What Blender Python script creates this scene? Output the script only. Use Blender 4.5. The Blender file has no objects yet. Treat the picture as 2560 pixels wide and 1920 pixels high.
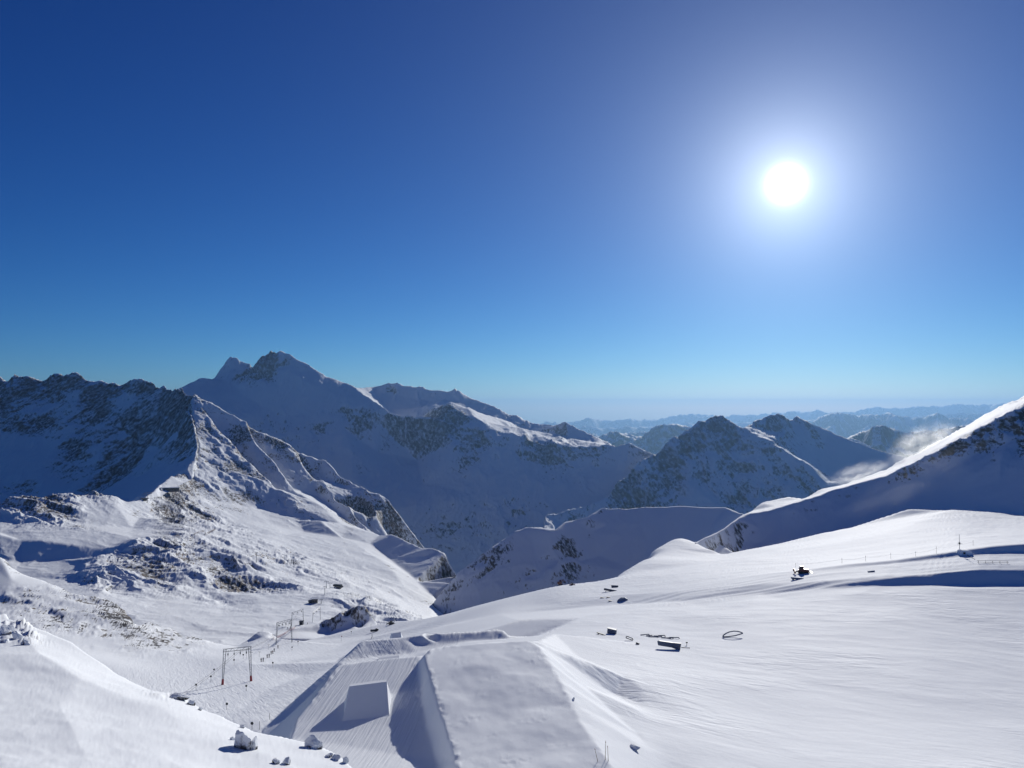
import bpy, bmesh, math, random
import numpy as np
from mathutils import Vector, Matrix, geometry

# ------------------------------------------------------------------ camera
SC = bpy.context.scene
COL = SC.collection
F_PX, CX, CY, PITCH = 1900.0, 1280.0, 960.0, math.radians(1.81)
cam_d = bpy.data.cameras.new('camera')
cam_d.sensor_width = 36.0
cam_d.lens = 36.0 * F_PX / 2560.0
cam_d.clip_start = 0.5
cam_d.clip_end = 200000.0
cam = bpy.data.objects.new('camera', cam_d)
COL.objects.link(cam)
cam.location = (0, 0, 0)
cam.rotation_euler = (math.pi / 2 + PITCH, 0, 0)
SC.camera = cam


def ray(px, py):
    a, b = (px - CX) / F_PX, (CY - py) / F_PX
    c, s = math.cos(PITCH), math.sin(PITCH)
    return Vector((a, c - b * s, s + b * c))


def at(px, py, d):
    """world point seen at photo pixel (px, py) at forward distance d (metres)"""
    r = ray(px, py)
    return r * (d / r.y)


SUN_DIR = ray(1965, 460).normalized()
SUN_EL = math.asin(SUN_DIR.z)
SUN_AZ = math.atan2(SUN_DIR.x, SUN_DIR.y)

# ------------------------------------------------------------------ sky, sun, exposure
world = bpy.data.worlds.new('World')
SC.world = world
world.use_nodes = True
wt = world.node_tree
wt.nodes.clear()


def wn(kind, **kw):
    n = wt.nodes.new(kind)
    for k, v in kw.items():
        setattr(n, k, v)
    return n


sky = wn('ShaderNodeTexSky', sky_type='NISHITA', sun_disc=False)
sky.sun_elevation = SUN_EL
sky.sun_rotation = SUN_AZ
sky.altitude = 3000.0
sky.air_density = 1.0
sky.dust_density = 0.45
sky.ozone_density = 2.0
bg = wn('ShaderNodeBackground')
bg.inputs['Strength'].default_value = 0.1
# clear high-altitude air: the same sky, deeper towards the zenith (per-channel power of the sky colour)
sep = wn('ShaderNodeSeparateColor')
com = wn('ShaderNodeCombineColor')
wt.links.new(sky.outputs[0], sep.inputs[0])
for ch, gain, power in ((0, 0.27, 1.95), (1, 0.38, 1.48), (2, 0.525, 1.13)):
    q_ = wn('ShaderNodeMath', operation='MULTIPLY')
    wt.links.new(sep.outputs[ch], q_.inputs[0])
    q_.inputs[1].default_value = 0.1
    p_ = wn('ShaderNodeMath', operation='POWER')
    wt.links.new(q_.outputs[0], p_.inputs[0])
    p_.inputs[1].default_value = power
    g_ = wn('ShaderNodeMath', operation='MULTIPLY')
    wt.links.new(p_.outputs[0], g_.inputs[0])
    g_.inputs[1].default_value = gain * 10.0
    wt.links.new(g_.outputs[0], com.inputs[ch])
# aureole round the sun: forward scattering by fine ice haze, a function of the angle to the sun
geo = wn('ShaderNodeNewGeometry')
dot = wn('ShaderNodeVectorMath', operation='DOT_PRODUCT')
dot.inputs[1].default_value = -SUN_DIR
wt.links.new(geo.outputs['Incoming'], dot.inputs[0])
acos = wn('ShaderNodeMath', operation='ARCCOSINE')
wt.links.new(dot.outputs['Value'], acos.inputs[0])


def aur(width, amp, power=1.0):
    d1 = wn('ShaderNodeMath', operation='DIVIDE')
    wt.links.new(acos.outputs[0], d1.inputs[0])
    d1.inputs[1].default_value = math.radians(width)
    p = wn('ShaderNodeMath', operation='POWER')
    wt.links.new(d1.outputs[0], p.inputs[0])
    p.inputs[1].default_value = power
    ng = wn('ShaderNodeMath', operation='MULTIPLY')
    wt.links.new(p.outputs[0], ng.inputs[0])
    ng.inputs[1].default_value = -1.0
    e = wn('ShaderNodeMath', operation='EXPONENT')
    wt.links.new(ng.outputs[0], e.inputs[0])
    m = wn('ShaderNodeMath', operation='MULTIPLY')
    wt.links.new(e.outputs[0], m.inputs[0])
    m.inputs[1].default_value = amp
    return m


parts = [aur(0.8, 40.0, 2.0), aur(2.6, 10.0, 0.9), aur(12.0, 1.7, 1.1)]
acc = parts[0]
for p_ in parts[1:]:
    s_ = wn('ShaderNodeMath', operation='ADD')
    wt.links.new(acc.outputs[0], s_.inputs[0])
    wt.links.new(p_.outputs[0], s_.inputs[1])
    acc = s_
tint = wn('ShaderNodeMix', data_type='RGBA', blend_type='MULTIPLY')
tint.inputs[0].default_value = 1.0
wt.links.new(acc.outputs[0], tint.inputs[6])
tint.inputs[7].default_value = (0.86, 0.93, 1.0, 1)
addc = wn('ShaderNodeMix', data_type='RGBA', blend_type='ADD')
addc.inputs[0].default_value = 1.0
out = wn('ShaderNodeOutputWorld')
wt.links.new(com.outputs[0], addc.inputs[6])
wt.links.new(tint.outputs[2], addc.inputs[7])
wt.links.new(addc.outputs[2], bg.inputs['Color'])
wt.links.new(bg.outputs[0], out.inputs['Surface'])

sun_d = bpy.data.lights.new('sun', 'SUN')
sun_d.energy = 3.4
sun_d.angle = math.radians(0.53)
sun_d.color = (1.0, 0.975, 0.92)
sun = bpy.data.objects.new('sun', sun_d)
COL.objects.link(sun)
sun.rotation_euler = SUN_DIR.to_track_quat('Z', 'Y').to_euler()

vs = SC.view_settings
vs.view_transform = 'Standard'
vs.look = 'None'
vs.exposure = 0.42
vs.gamma = 1.0
vs.use_curve_mapping = False
cy = SC.cycles
cy.use_denoising = True
cy.max_bounces = 6
cy.diffuse_bounces = 4
cy.glossy_bounces = 2
cy.volume_bounces = 0
cy.transparent_max_bounces = 8
cy.sample_clamp_indirect = 4.0


# ------------------------------------------------------------------ noise
_rng = np.random.RandomState(7)
PERM = _rng.permutation(256).astype(np.int32)
PERM = np.concatenate([PERM, PERM])
_ang = _rng.rand(256) * 2 * np.pi
GX, GY = np.cos(_ang).astype(np.float32), np.sin(_ang).astype(np.float32)


def perlin(x, y, seed=0):
    x = x + seed * 17.37
    y = y - seed * 31.91
    xf, yf = np.floor(x), np.floor(y)
    xi, yi = xf.astype(np.int32) & 255, yf.astype(np.int32) & 255
    fx, fy = (x - xf).astype(np.float32), (y - yf).astype(np.float32)
    u = fx * fx * fx * (fx * (fx * 6 - 15) + 10)
    v = fy * fy * fy * (fy * (fy * 6 - 15) + 10)
    x1, y1 = (xi + 1) & 255, (yi + 1) & 255

    def g(ix, iy, dx, dy):
        h = PERM[PERM[ix] + iy]
        return GX[h] * dx + GY[h] * dy
    a = g(xi, yi, fx, fy)
    b = g(x1, yi, fx - 1, fy)
    c = g(xi, y1, fx, fy - 1)
    d = g(x1, y1, fx - 1, fy - 1)
    return (a + u * (b - a)) * (1 - v) + (c + u * (d - c)) * v


def fbm(x, y, octv=5, gain=0.5, seed=0):
    t, a, s = 0.0, 1.0, 0.0
    for i in range(octv):
        t = t + a * perlin(x * 2.03 ** i, y * 2.03 ** i, seed + i)
        s += a
        a *= gain
    return t / s * 1.6


def ridged(x, y, octv=5, gain=0.5, seed=0):
    t, a, s, w = 0.0, 1.0, 0.0, 1.0
    for i in range(octv):
        n = 1.0 - np.abs(perlin(x * 2.07 ** i, y * 2.07 ** i, seed + i)) * 1.8
        n = np.clip(n, 0, 1) ** 2
        t = t + a * n * w
        w = np.clip(n * 1.6, 0.15, 1)
        s += a
        a *= gain
    return t / s - 0.42


def sstep(a, b, x):
    t = np.clip((x - a) / (b - a), 0, 1)
    return t * t * (3 - 2 * t)


# ------------------------------------------------------------------ terrain sheets
def gauss(img, s, axis):
    if s <= 0:
        return img
    r = int(3 * s + 1)
    k = np.exp(-0.5 * (np.arange(-r, r + 1) / s) ** 2)
    k /= k.sum()
    pad = [(0, 0), (0, 0)]
    pad[axis] = (r, r)
    p = np.pad(img, pad, mode='edge')
    o = np.zeros_like(img)
    n = img.shape[axis]
    for i, w in enumerate(k):
        o += w * (p[i:i + n] if axis == 0 else p[:, i:i + n])
    return o


def blur(img, s):
    return gauss(gauss(img, s, 0), s, 1)


class Sheet:
    """A piece of terrain: break lines and spot heights -> triangulated, smoothed, roughened height field.
    Points are (px, py, distance[, rock]); the plan grid is log-polar, so near ground is meshed finer."""

    def __init__(self, name):
        self.name, self.P, self.E, self.scale = name, [], [], 1.0

    def pt(self, p, rock=0.0):
        q = at(p[0], p[1], p[2] * self.scale)
        self.P.append((q.x / q.y, math.log(q.y), q.z, p[3] if len(p) > 3 else rock))
        return len(self.P) - 1

    def pts(self, L, rock=0.0):
        for p in L:
            self.pt(p, rock)

    def line(self, L, rock=0.0, back=None):
        ids = [self.pt(p, rock) for p in L]
        self.E += list(zip(ids[:-1], ids[1:]))
        if back:                                   # far side of a crest: (distance factor, drop in m)
            for f, drop in back:
                for i in ids:
                    u, v, z, r = self.P[i]
                    self.P.append((u, v + math.log(f), z - drop, r))

    def down(self, crest, L, angle):
        """points (px, py, rock[, angle]) on a face falling towards the camera from a crest line at the given slope"""
        cp = [at(c[0], c[1], c[2] * self.scale) for c in crest]
        xs = [c[0] for c in crest]
        for p in L:
            t = math.tan(math.radians(p[3] if len(p) > 3 else angle))
            yc = float(np.interp(p[0], xs, [q.y for q in cp]))
            zc = float(np.interp(p[0], xs, [q.z for q in cp]))
            r = ray(p[0], p[1])
            k = r.z / r.y
            d = (zc - t * yc) / (k - t)
            self.P.append((r.x / r.y, math.log(d), k * d, p[2]))

    def raster(self, u0, u1, d0, d1, nu, nv):
        v0, v1 = math.log(d0), math.log(d1)
        pv = [Vector((p[0], p[1])) for p in self.P]
        r = geometry.delaunay_2d_cdt(pv, self.E, [], 0, 1e-6)
        V, Fc, orig = r[0], r[2], r[3]
        att = []
        for i, o in enumerate(orig):
            if len(o):
                att.append((self.P[o[0]][2], self.P[o[0]][3]))
            else:
                ds = sorted(((V[i] - pv[k]).length, k) for k in range(len(pv)))[:2]
                w = ds[1][0] / (ds[0][0] + ds[1][0] + 1e-9)
                a, b = self.P[ds[0][1]], self.P[ds[1][1]]
                att.append((a[2] * w + b[2] * (1 - w), a[3] * w + b[3] * (1 - w)))
        Z = np.full((nv, nu), np.nan)
        R = np.zeros((nv, nu))
        for f in Fc:
            for k in range(1, len(f) - 1):
                t = (f[0], f[k], f[k + 1])
                X = np.array([(V[i].x - u0) / (u1 - u0) * (nu - 1) for i in t])
                Y = np.array([(V[i].y - v0) / (v1 - v0) * (nv - 1) for i in t])
                xa, xb = max(0, int(math.floor(X.min()))), min(nu - 1, int(math.ceil(X.max())))
                ya, yb = max(0, int(math.floor(Y.min()))), min(nv - 1, int(math.ceil(Y.max())))
                if xb < xa or yb < ya:
                    continue
                gx, gy = np.meshgrid(np.arange(xa, xb + 1), np.arange(ya, yb + 1))
                den = (Y[1] - Y[2]) * (X[0] - X[2]) + (X[2] - X[1]) * (Y[0] - Y[2])
                if abs(den) < 1e-12:
                    continue
                a = ((Y[1] - Y[2]) * (gx - X[2]) + (X[2] - X[1]) * (gy - Y[2])) / den
                b = ((Y[2] - Y[0]) * (gx - X[2]) + (X[0] - X[2]) * (gy - Y[2])) / den
                c = 1 - a - b
                m = (a >= -1e-6) & (b >= -1e-6) & (c >= -1e-6)
                zz = a * att[t[0]][0] + b * att[t[1]][0] + c * att[t[2]][0]
                rr = a * att[t[0]][1] + b * att[t[1]][1] + c * att[t[2]][1]
                Z[ya:yb + 1, xa:xb + 1][m] = zz[m]
                R[ya:yb + 1, xa:xb + 1][m] = rr[m]
        return Z, R

    def build(self, px0, px1, d0, d1, cols, rows, shape, mat, soft=2.0, label='', cat='', nu=None, nv=700,
              floor=0.35, soft2=None, extra=None):
        u0, u1 = (px0 - CX) / F_PX, (px1 - CX) / F_PX
        nu = nu or int(cols * 1.25)
        Z, R = self.raster(u0, u1, d0, d1, nu, nv)
        hole = np.isnan(Z)
        # fill outside the hull with the nearest value so the filters behave
        for _ in range(400):
            m = np.isnan(Z)
            if not m.any():
                break
            for sh, ax in ((1, 1), (-1, 1), (1, 0), (-1, 0)):
                n = np.roll(Z, sh, ax)
                if ax == 1:
                    n[:, 0 if sh == 1 else -1] = np.nan
                else:
                    n[0 if sh == 1 else -1, :] = np.nan
                k = np.isnan(Z) & ~np.isnan(n)
                Z[k] = n[k]
        Z = np.nan_to_num(Z, nan=-500.0)
        R = blur(R, 4.0)
        Zs = blur(Z, soft)
        if soft2:                                   # wide smoothing except where hard() says the edges are crisp
            big, hard = soft2
            uu = np.linspace(u0, u1, nu)[None, :]
            yy = np.exp(np.linspace(math.log(d0), math.log(d1), nv))[:, None]
            w = blur(np.clip(hard(uu * F_PX + CX, yy, R), 0, 1), 6.0)
            Zs = Zs * w + blur(Zs, big) * (1 - w)
        Z = Zs
        v0, v1 = math.log(d0), math.log(d1)
        vv = np.linspace(v0, v1, nv)
        dd = np.exp(vv)[:, None]
        elev = blur(Z, 3.0) / dd * F_PX
        met = np.abs(np.diff(elev, axis=0))
        met = gauss(met, 10.0, 1) + floor * met.mean() + 0.02
        cum = np.vstack([np.zeros((1, nu)), np.cumsum(met, axis=0)])
        cum /= cum[-1:]
        cj = np.linspace(0, nu - 1, cols)
        t = np.linspace(0, 1, rows)
        VV = np.empty((rows, cols))
        for j in range(cols):
            k = int(cj[j])
            k2 = min(k + 1, nu - 1)
            w = cj[j] - k
            VV[:, j] = np.interp(t, cum[:, k] * (1 - w) + cum[:, k2] * w, vv)
        UU = np.repeat(np.linspace(u0, u1, cols)[None, :], rows, 0)

        def samp(img):
            gx = np.clip((UU - u0) / (u1 - u0) * (nu - 1), 0, nu - 1.001)
            gy = np.clip((VV - v0) / (v1 - v0) * (nv - 1), 0, nv - 1.001)
            ix, iy = gx.astype(int), gy.astype(int)
            fx, fy = gx - ix, gy - iy
            return ((img[iy, ix] * (1 - fx) + img[iy, ix + 1] * fx) * (1 - fy)
                    + (img[iy + 1, ix] * (1 - fx) + img[iy + 1, ix + 1] * fx) * fy)
        z, rk, hl = samp(Z), samp(R), samp(hole.astype(float))
        y = np.exp(VV)
        x = UU * y
        self.cur = samp(np.abs(Z - blur(Z, 5.0)))
        z, mask = shape(x, y, z, rk)
        self.field = (u0, u1, v0, v1, nu, nv, Z)
        co = np.stack([x, y, z], -1)
        # steepness of the finished surface
        du = np.gradient(co, axis=1)
        dv = np.gradient(co, axis=0)
        nrm = np.cross(du, dv)
        nz = np.abs(nrm[..., 2]) / (np.linalg.norm(nrm, axis=-1) + 1e-9)
        if mask is not None:
            mask = mask(nz, x, y, z, rk)
        else:
            mask = np.zeros_like(z)
        idx = np.arange(rows * cols).reshape(rows, cols)
        q = np.stack([idx[:-1, :-1], idx[:-1, 1:], idx[1:, 1:], idx[1:, :-1]], -1).reshape(-1, 4)
        keep = (hl.reshape(-1)[q] < 0.5).all(1)
        q = q[keep]
        me = bpy.data.meshes.new(self.name)
        me.vertices.add(rows * cols)
        me.vertices.foreach_set('co', co.reshape(-1).astype(np.float32))
        me.loops.add(len(q) * 4)
        me.loops.foreach_set('vertex_index', q.reshape(-1).astype(np.int32))
        me.polygons.add(len(q))
        me.polygons.foreach_set('loop_start', np.arange(0, len(q) * 4, 4, dtype=np.int32))
        me.polygons.foreach_set('loop_total', np.full(len(q), 4, dtype=np.int32))
        me.polygons.foreach_set('use_smooth', np.ones(len(q), dtype=bool))
        at_ = me.attributes.new('rock', 'FLOAT', 'POINT')
        at_.data.foreach_set('value', mask.reshape(-1).astype(np.float32))
        for nm, fn in (extra or {}).items():
            ea = me.attributes.new(nm, 'FLOAT', 'POINT')
            ea.data.foreach_set('value', np.broadcast_to(fn(x, y, z), z.shape).reshape(-1).astype(np.float32))
        me.update()
        me.validate()
        me.materials.append(mat)
        o = bpy.data.objects.new(self.name, me)
        COL.objects.link(o)
        o['kind'] = 'structure'
        if label:
            o['label'] = label
            o['category'] = cat
        self.obj = o
        print(self.name, 'verts', rows * cols, 'z', float(z.min()), float(z.max()))
        return o

    def height(self, x, y):
        u0, u1, v0, v1, nu, nv, Z = self.field
        gx = min(max((x / y - u0) / (u1 - u0) * (nu - 1), 0), nu - 1.001)
        gy = min(max((math.log(y) - v0) / (v1 - v0) * (nv - 1), 0), nv - 1.001)
        ix, iy = int(gx), int(gy)
        fx, fy = gx - ix, gy - iy
        return ((Z[iy, ix] * (1 - fx) + Z[iy, ix + 1] * fx) * (1 - fy)
                + (Z[iy + 1, ix] * (1 - fx) + Z[iy + 1, ix + 1] * fx) * fy)


def mountain_shape(L, amp, fall=(0, -1), stretch=2.5, snow_amp=0.12, seed=0, rock_bias=0.0, slope_w=2.2, s0=0.35,
                   fine=0.30, octv=7):
    """Ribs and gullies running down the fall line, rougher where the control points say rock."""
    fl = math.hypot(*fall)
    fx, fy = fall[0] / fl, fall[1] / fl

    def shape(x, y, z, rk):
        wx = fbm(x / L * 0.9, y / L * 0.9, 3, seed=seed + 50) * L * 0.45
        wy = fbm(x / L * 0.9, y / L * 0.9, 3, seed=seed + 60) * L * 0.45
        X, Y = x + wx, y + wy
        a = (X * fy - Y * fx) / L                  # along the contour
        b = (X * fx + Y * fy) / (L * stretch)      # down the slope
        rib = ridged(a, b, octv, 0.52, seed)
        det = fbm(x / (L * fine), y / (L * fine), 5, 0.6, seed + 20)
        k = np.clip(snow_amp + rk * sstep(0.05, 0.5, rk), 0, 1.3)
        z2 = z + amp * (rib * k + 0.28 * det * (0.25 * snow_amp + rk * 0.9))

        def mask(nz, x, y, z, rk):
            steep = np.sqrt(np.clip(1 - nz * nz, 0, 1))
            n1 = fbm(a * 2.6, b * 1.5, 5, 0.62, seed + 33)
            n2 = fbm(a * 0.55, b * 0.9, 4, 0.5, seed + 44)
            n3 = perlin(z / (L * 0.16) + 2.0 * n2, a * 0.35, seed + 71)          # cliff bands and ledges
            m = 0.5 + (rk - 0.52 + rock_bias) * 1.15 + slope_w * (steep - s0 - 0.3) + 0.38 * n1 + 0.38 * n2 + 0.38 * n3 - 0.85 * rib
            return np.where(m > 0.36, 0.36 + 0.26 * np.tanh((m - 0.36) / 0.26), m)
        return z2, mask
    return shape


# ------------------------------------------------------------------ materials
def new_mat(name):
    m = bpy.data.materials.new(name)
    m.use_nodes = True
    nt = m.node_tree
    nt.nodes.clear()
    o = nt.nodes.new('ShaderNodeOutputMaterial')
    b = nt.nodes.new('ShaderNodeBsdfPrincipled')
    nt.links.new(b.outputs[0], o.inputs['Surface'])
    return m, nt, b


def snow_rock(name, size, rock_a=(0.055, 0.052, 0.055), rock_b=(0.13, 0.105, 0.085), bump=0.25, brown=0.5, soft=0.2,
              lie=25.0, run=False):
    """snow over rock; 'rock' attribute + fine noise (feature size in m) decides which shows"""
    m, nt, b = new_mat(name)
    N = nt.nodes.new
    L = nt.links.new
    tc = N('ShaderNodeNewGeometry')
    at_ = N('ShaderNodeAttribute')
    at_.attribute_name = 'rock'

    sq = N('ShaderNodeVectorMath')
    sq.operation = 'MULTIPLY'
    sq.inputs[1].default_value = (1.0, 0.5, 0.5)       # streaks run down the slope, leaning by 'lie' degrees
    rt = N('ShaderNodeVectorRotate')
    rt.rotation_type = 'Y_AXIS'
    rt.inputs['Angle'].default_value = math.radians(lie)
    L(tc.outputs['Position'], rt.inputs['Vector'])
    L(rt.outputs[0], sq.inputs[0])

    def noise(scale, det=4, rough=0.6, dist=0.0):
        n = N('ShaderNodeTexNoise')
        n.inputs['Scale'].default_value = scale
        n.inputs['Detail'].default_value = det
        n.inputs['Roughness'].default_value = rough
        n.inputs['Distortion'].default_value = dist
        L(sq.outputs[0], n.inputs['Vector'])
        return n
    n1 = noise(1.0 / size, 5, 0.68, 0.4)
    sub = N('ShaderNodeMath')
    sub.operation = 'MULTIPLY_ADD'
    L(n1.outputs['Fac'], sub.inputs[0])
    sub.inputs[1].default_value = 1.7
    L(at_.outputs['Fac'], sub.inputs[2])
    mr = N('ShaderNodeMapRange')
    mr.interpolation_type = 'SMOOTHSTEP'
    mr.inputs['From Min'].default_value = 1.35 - soft
    mr.inputs['From Max'].default_value = 1.35 + soft
    L(sub.outputs[0], mr.inputs['Value'])
    n2 = noise(0.25 / size, 3)
    rc = N('ShaderNodeMix')
    rc.data_type = 'RGBA'
    rc.inputs[6].default_value = (*rock_a, 1)
    rc.inputs[7].default_value = (*rock_b, 1)
    mr2 = N('ShaderNodeMapRange')
    mr2.inputs['From Min'].default_value = 0.62 - 0.3 * brown
    mr2.inputs['From Max'].default_value = 0.78 - 0.2 * brown
    L(n2.outputs['Fac'], mr2.inputs['Value'])
    L(mr2.outputs[0], rc.inputs[0])
    mix = N('ShaderNodeMix')
    mix.data_type = 'RGBA'
    mix.inputs[6].default_value = (0.905, 0.925, 0.94, 1)
    L(mr.outputs[0], mix.inputs[0])
    L(rc.outputs[2], mix.inputs[7])
    L(mix.outputs[2], b.inputs['Base Color'])
    b.inputs['Roughness'].default_value = 0.75
    b.inputs['Specular IOR Level'].default_value = 0.04
    n3 = noise(1.6 / size, 6, 0.65)
    if run:                                             # ski tracks, groomer combing and wind crust
        def streak(vec, attr, det, gain):
            mv = N('ShaderNodeVectorMath')
            mv.operation = 'MULTIPLY'
            mv.inputs[1].default_value = vec
            rz = N('ShaderNodeVectorRotate')
            rz.rotation_type = 'Z_AXIS'
            rz.inputs['Angle'].default_value = math.radians(attr[1])
            L(tc.outputs['Position'], rz.inputs['Vector'])
            L(rz.outputs[0], mv.inputs[0])
            nn = N('ShaderNodeTexNoise')
            nn.inputs['Scale'].default_value = 1.0
            nn.inputs['Detail'].default_value = det
            nn.inputs['Distortion'].default_value = 0.9 if attr[0] != 'groom' else 0.2
            L(mv.outputs[0], nn.inputs['Vector'])
            aa = N('ShaderNodeAttribute')
            aa.attribute_name = attr[0]
            m1 = N('ShaderNodeMath')
            m1.operation = 'MULTIPLY'
            L(nn.outputs['Fac'], m1.inputs[0])
            L(aa.outputs['Fac'], m1.inputs[1])
            m2 = N('ShaderNodeMath')
            m2.operation = 'MULTIPLY'
            L(m1.outputs[0], m2.inputs[0])
            m2.inputs[1].default_value = gain
            return m2
        hs = [streak((2.6, 0.10, 0.0), ('groom', 4.0), 2, 0.30), streak((0.9, 0.10, 0.0), ('ski', -26.0), 5, 0.45), streak((0.35, 0.3, 0.0), ('ski', 20.0), 5, 0.5), streak((0.10, 0.34, 0.0), ('wind', 14.0), 5, 0.7), streak((0.45, 0.8, 0.0), ('wind', -8.0), 4, 0.22), streak((0.12, 0.14, 0.0), ('wind', 40.0), 4, 0.7)]
        tot = hs[0]
        for h_ in hs[1:]:
            ad = N('ShaderNodeMath')
            ad.operation = 'ADD'
            L(tot.outputs[0], ad.inputs[0])
            L(h_.outputs[0], ad.inputs[1])
            tot = ad
        b2 = N('ShaderNodeBump')
        b2.inputs['Strength'].default_value = 1.0
        b2.inputs['Distance'].default_value = 0.45
        L(tot.outputs[0], b2.inputs['Height'])
    bp = N('ShaderNodeBump')
    bp.inputs['Strength'].default_value = bump
    bp.inputs['Distance'].default_value = size * 0.5
    L(n3.outputs['Fac'], bp.inputs['Height'])
    if run:
        L(b2.outputs[0], bp.inputs['Normal'])
    L(bp.outputs[0], b.inputs['Normal'])
    return m


M_FAR = [snow_rock('far_range_snow_and_rock', 300, bump=0.2, rock_a=(0.05, 0.055, 0.06), rock_b=(0.09, 0.085, 0.08)),
         snow_rock('distant_hill_snow_and_rock', 90, bump=0.2, rock_a=(0.05, 0.055, 0.06), rock_b=(0.09, 0.085, 0.08))]
M_MID = snow_rock('mountain_snow_and_rock', 15, bump=0.35, rock_a=(0.085, 0.085, 0.09), rock_b=(0.15, 0.135, 0.12), soft=0.28)
M_NEAR = snow_rock('ridge_snow_and_rock', 8, bump=0.35, lie=-35, rock_a=(0.06, 0.06, 0.066), rock_b=(0.11, 0.10, 0.09), soft=0.26)
M_BASIN = snow_rock('basin_snow_and_rock', 4, bump=0.10, rock_a=(0.085, 0.078, 0.074), rock_b=(0.20, 0.14, 0.085))
M_GLAC = snow_rock('glacier_snow', 2.5, bump=0.06, run=True)
M_FORE = snow_rock('foreground_snow', 0.25, bump=0.05)

# ------------------------------------------------------------------ far ranges
def far_ridge(crest, d, label, seed, cols, rows=70, slope=27, depth=60, L=None, amp=None, rock=0.62):
    s = Sheet('far_mountain_range')
    rng = random.Random(seed)
    C = []
    for (px, py) in crest:
        C.append((px, py, d * (1 + rng.uniform(-0.03, 0.03)), rock))
    s.line(C, back=[(1.02, d * 0.006), (1.10, d * 0.05)])
    s.down(C, [(px, py + depth * 0.45, rock - 0.15 + rng.uniform(-.15, .15), slope + rng.uniform(-6, 6)) for (px, py) in crest], slope)
    s.down(C, [(px, py + depth, rock - 0.25, slope) for (px, py) in crest], slope)
    s.down(C, [(px, py + depth * 2, 0.2, slope) for (px, py) in crest], slope)
    L = L or d * 0.022
    amp = amp or d * 0.0042
    s.build(crest[0][0] + 4, crest[-1][0] - 4, d * 0.88, d * 1.13, cols, rows, mountain_shape(L, amp, fall=(0.4, -1), stretch=1.6, seed=seed, snow_amp=0.35, s0=0.22),
            M_FAR[0] if d > 15000 else M_FAR[1], soft=0.8, nv=300, label=label, cat='mountains')


far_ridge([(1200, 1062), (1353, 1058), (1365, 1054), (1394, 1056), (1429, 1056), (1452, 1048), (1472, 1044), (1504, 1049), (1536, 1052), (1573, 1046), (1610, 1050), (1653, 1048), (1679, 1041), (1708, 1037), (1731, 1035), (1749, 1041), (1790, 1040), (1818, 1038),
           (1862, 1038), (1899, 1034), (1945, 1032), (1969, 1028), (1998, 1027), (2021, 1029), (2044, 1025), (2067, 1031), (2093, 1029), (2140, 1029), (2175, 1019), (2192, 1016), (2221, 1021), (2260, 1019), (2290, 1016), (2339, 1014), (2394, 1011), (2441, 1012), (2475, 1011),
           (2490, 1009), (2560, 1012), (2700, 1012)], 46000, 'farthest pale blue mountain range along the horizon', 3, 620)
far_ridge([(1280, 1080), (1330, 1075), (1380, 1068), (1420, 1073), (1470, 1065), (1530, 1071), (1575, 1064), (1600, 1067), (1680, 1066), (1720, 1058), (1760, 1060), (1850, 1058), (1910, 1050), (1950, 1053), (2060, 1050), (2120, 1045), (2250, 1040), (2330, 1038), (2420, 1034), (2500, 1034), (2700, 1034)],
          34000, 'second blue range just below the farthest one', 5, 560)
far_ridge([(1300, 1098), (1350, 1092), (1395, 1083), (1440, 1087), (1470, 1080), (1500, 1090), (1550, 1084), (1600, 1080), (1660, 1078), (1720, 1072), (1800, 1072), (1870, 1066), (1930, 1076), (2000, 1085)],
          22000, 'snow patched blue range left of the pyramid peak', 8, 330)
far_ridge([(1900, 1100), (2000, 1065), (2030, 1055), (2053, 1040), (2088, 1031), (2122, 1035), (2146, 1037), (2175, 1034), (2198, 1037), (2218, 1029), (2238, 1037), (2282, 1045), (2308, 1044), (2345, 1029), (2371, 1044), (2420, 1046), (2500, 1050), (2700, 1050)],
          25000, 'hazy blue range behind the blowing snow on the right', 9, 360)
far_ridge([(1440, 1125), (1480, 1100), (1510, 1085), (1538, 1077), (1560, 1085), (1585, 1097), (1615, 1083), (1640, 1063), (1665, 1062), (1690, 1060), (1726, 1068), (1760, 1080), (1830, 1075), (1870, 1062), (1900, 1066), (1980, 1085)],
          12500, 'low grey-blue hills in the gap left of the pyramid peak', 14, 330, depth=80)
far_ridge([(2040, 1130), (2100, 1100), (2128, 1090), (2150, 1082), (2180, 1068), (2203, 1063), (2230, 1072), (2260, 1084), (2300, 1083), (2340, 1075), (2420, 1060), (2560, 1050), (2700, 1050)],
          9200, 'shaded blunt peak behind the drifting snow plume', 22, 330, depth=110, slope=26)

# ------------------------------------------------------------------ pyramid peaks, centre right
s = Sheet('pyramid_mountain')
s.scale = 0.78
s.line([(1360, 1290, 4300, .4), (1480, 1260, 4500, .5), (1523, 1240, 4600, .7), (1545, 1205, 4700, .7), (1581, 1174, 4850, .7), (1620, 1140, 5000, .7),
        (1662, 1113, 5150, .7), (1714, 1081, 5300, .8), (1755, 1050, 5400, .8), (1789, 1029, 5500, .8), (1807, 1034, 5500, .8), (1833, 1050, 5450, .7),
        (1859, 1070, 5400, .6), (1893, 1052, 5700, .6), (1919, 1041, 5800, .6), (1957, 1037, 5900, .6), (1974, 1050, 6000, .5), (1995, 1038, 6100, .5),
        (2015, 1047, 6100, .3), (2038, 1061, 6100, .1), (2079, 1079, 6100, 0), (2136, 1102, 6000, 0), (2200, 1125, 5900, .1), (2300, 1150, 5800, .1),
        (2500, 1160, 5800, .1)], back=[(1.05, 190), (1.18, 900)])
s.line([(1859, 1070, 5400, .6), (1890, 1090, 5250, .6), (1930, 1110, 5120, .5), (1974, 1136, 5020, .3), (2006, 1151, 4950, .4), (2035, 1178, 4880, .4),
        (2064, 1206, 4800, .4), (2090, 1240, 4700, .3)])
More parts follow.
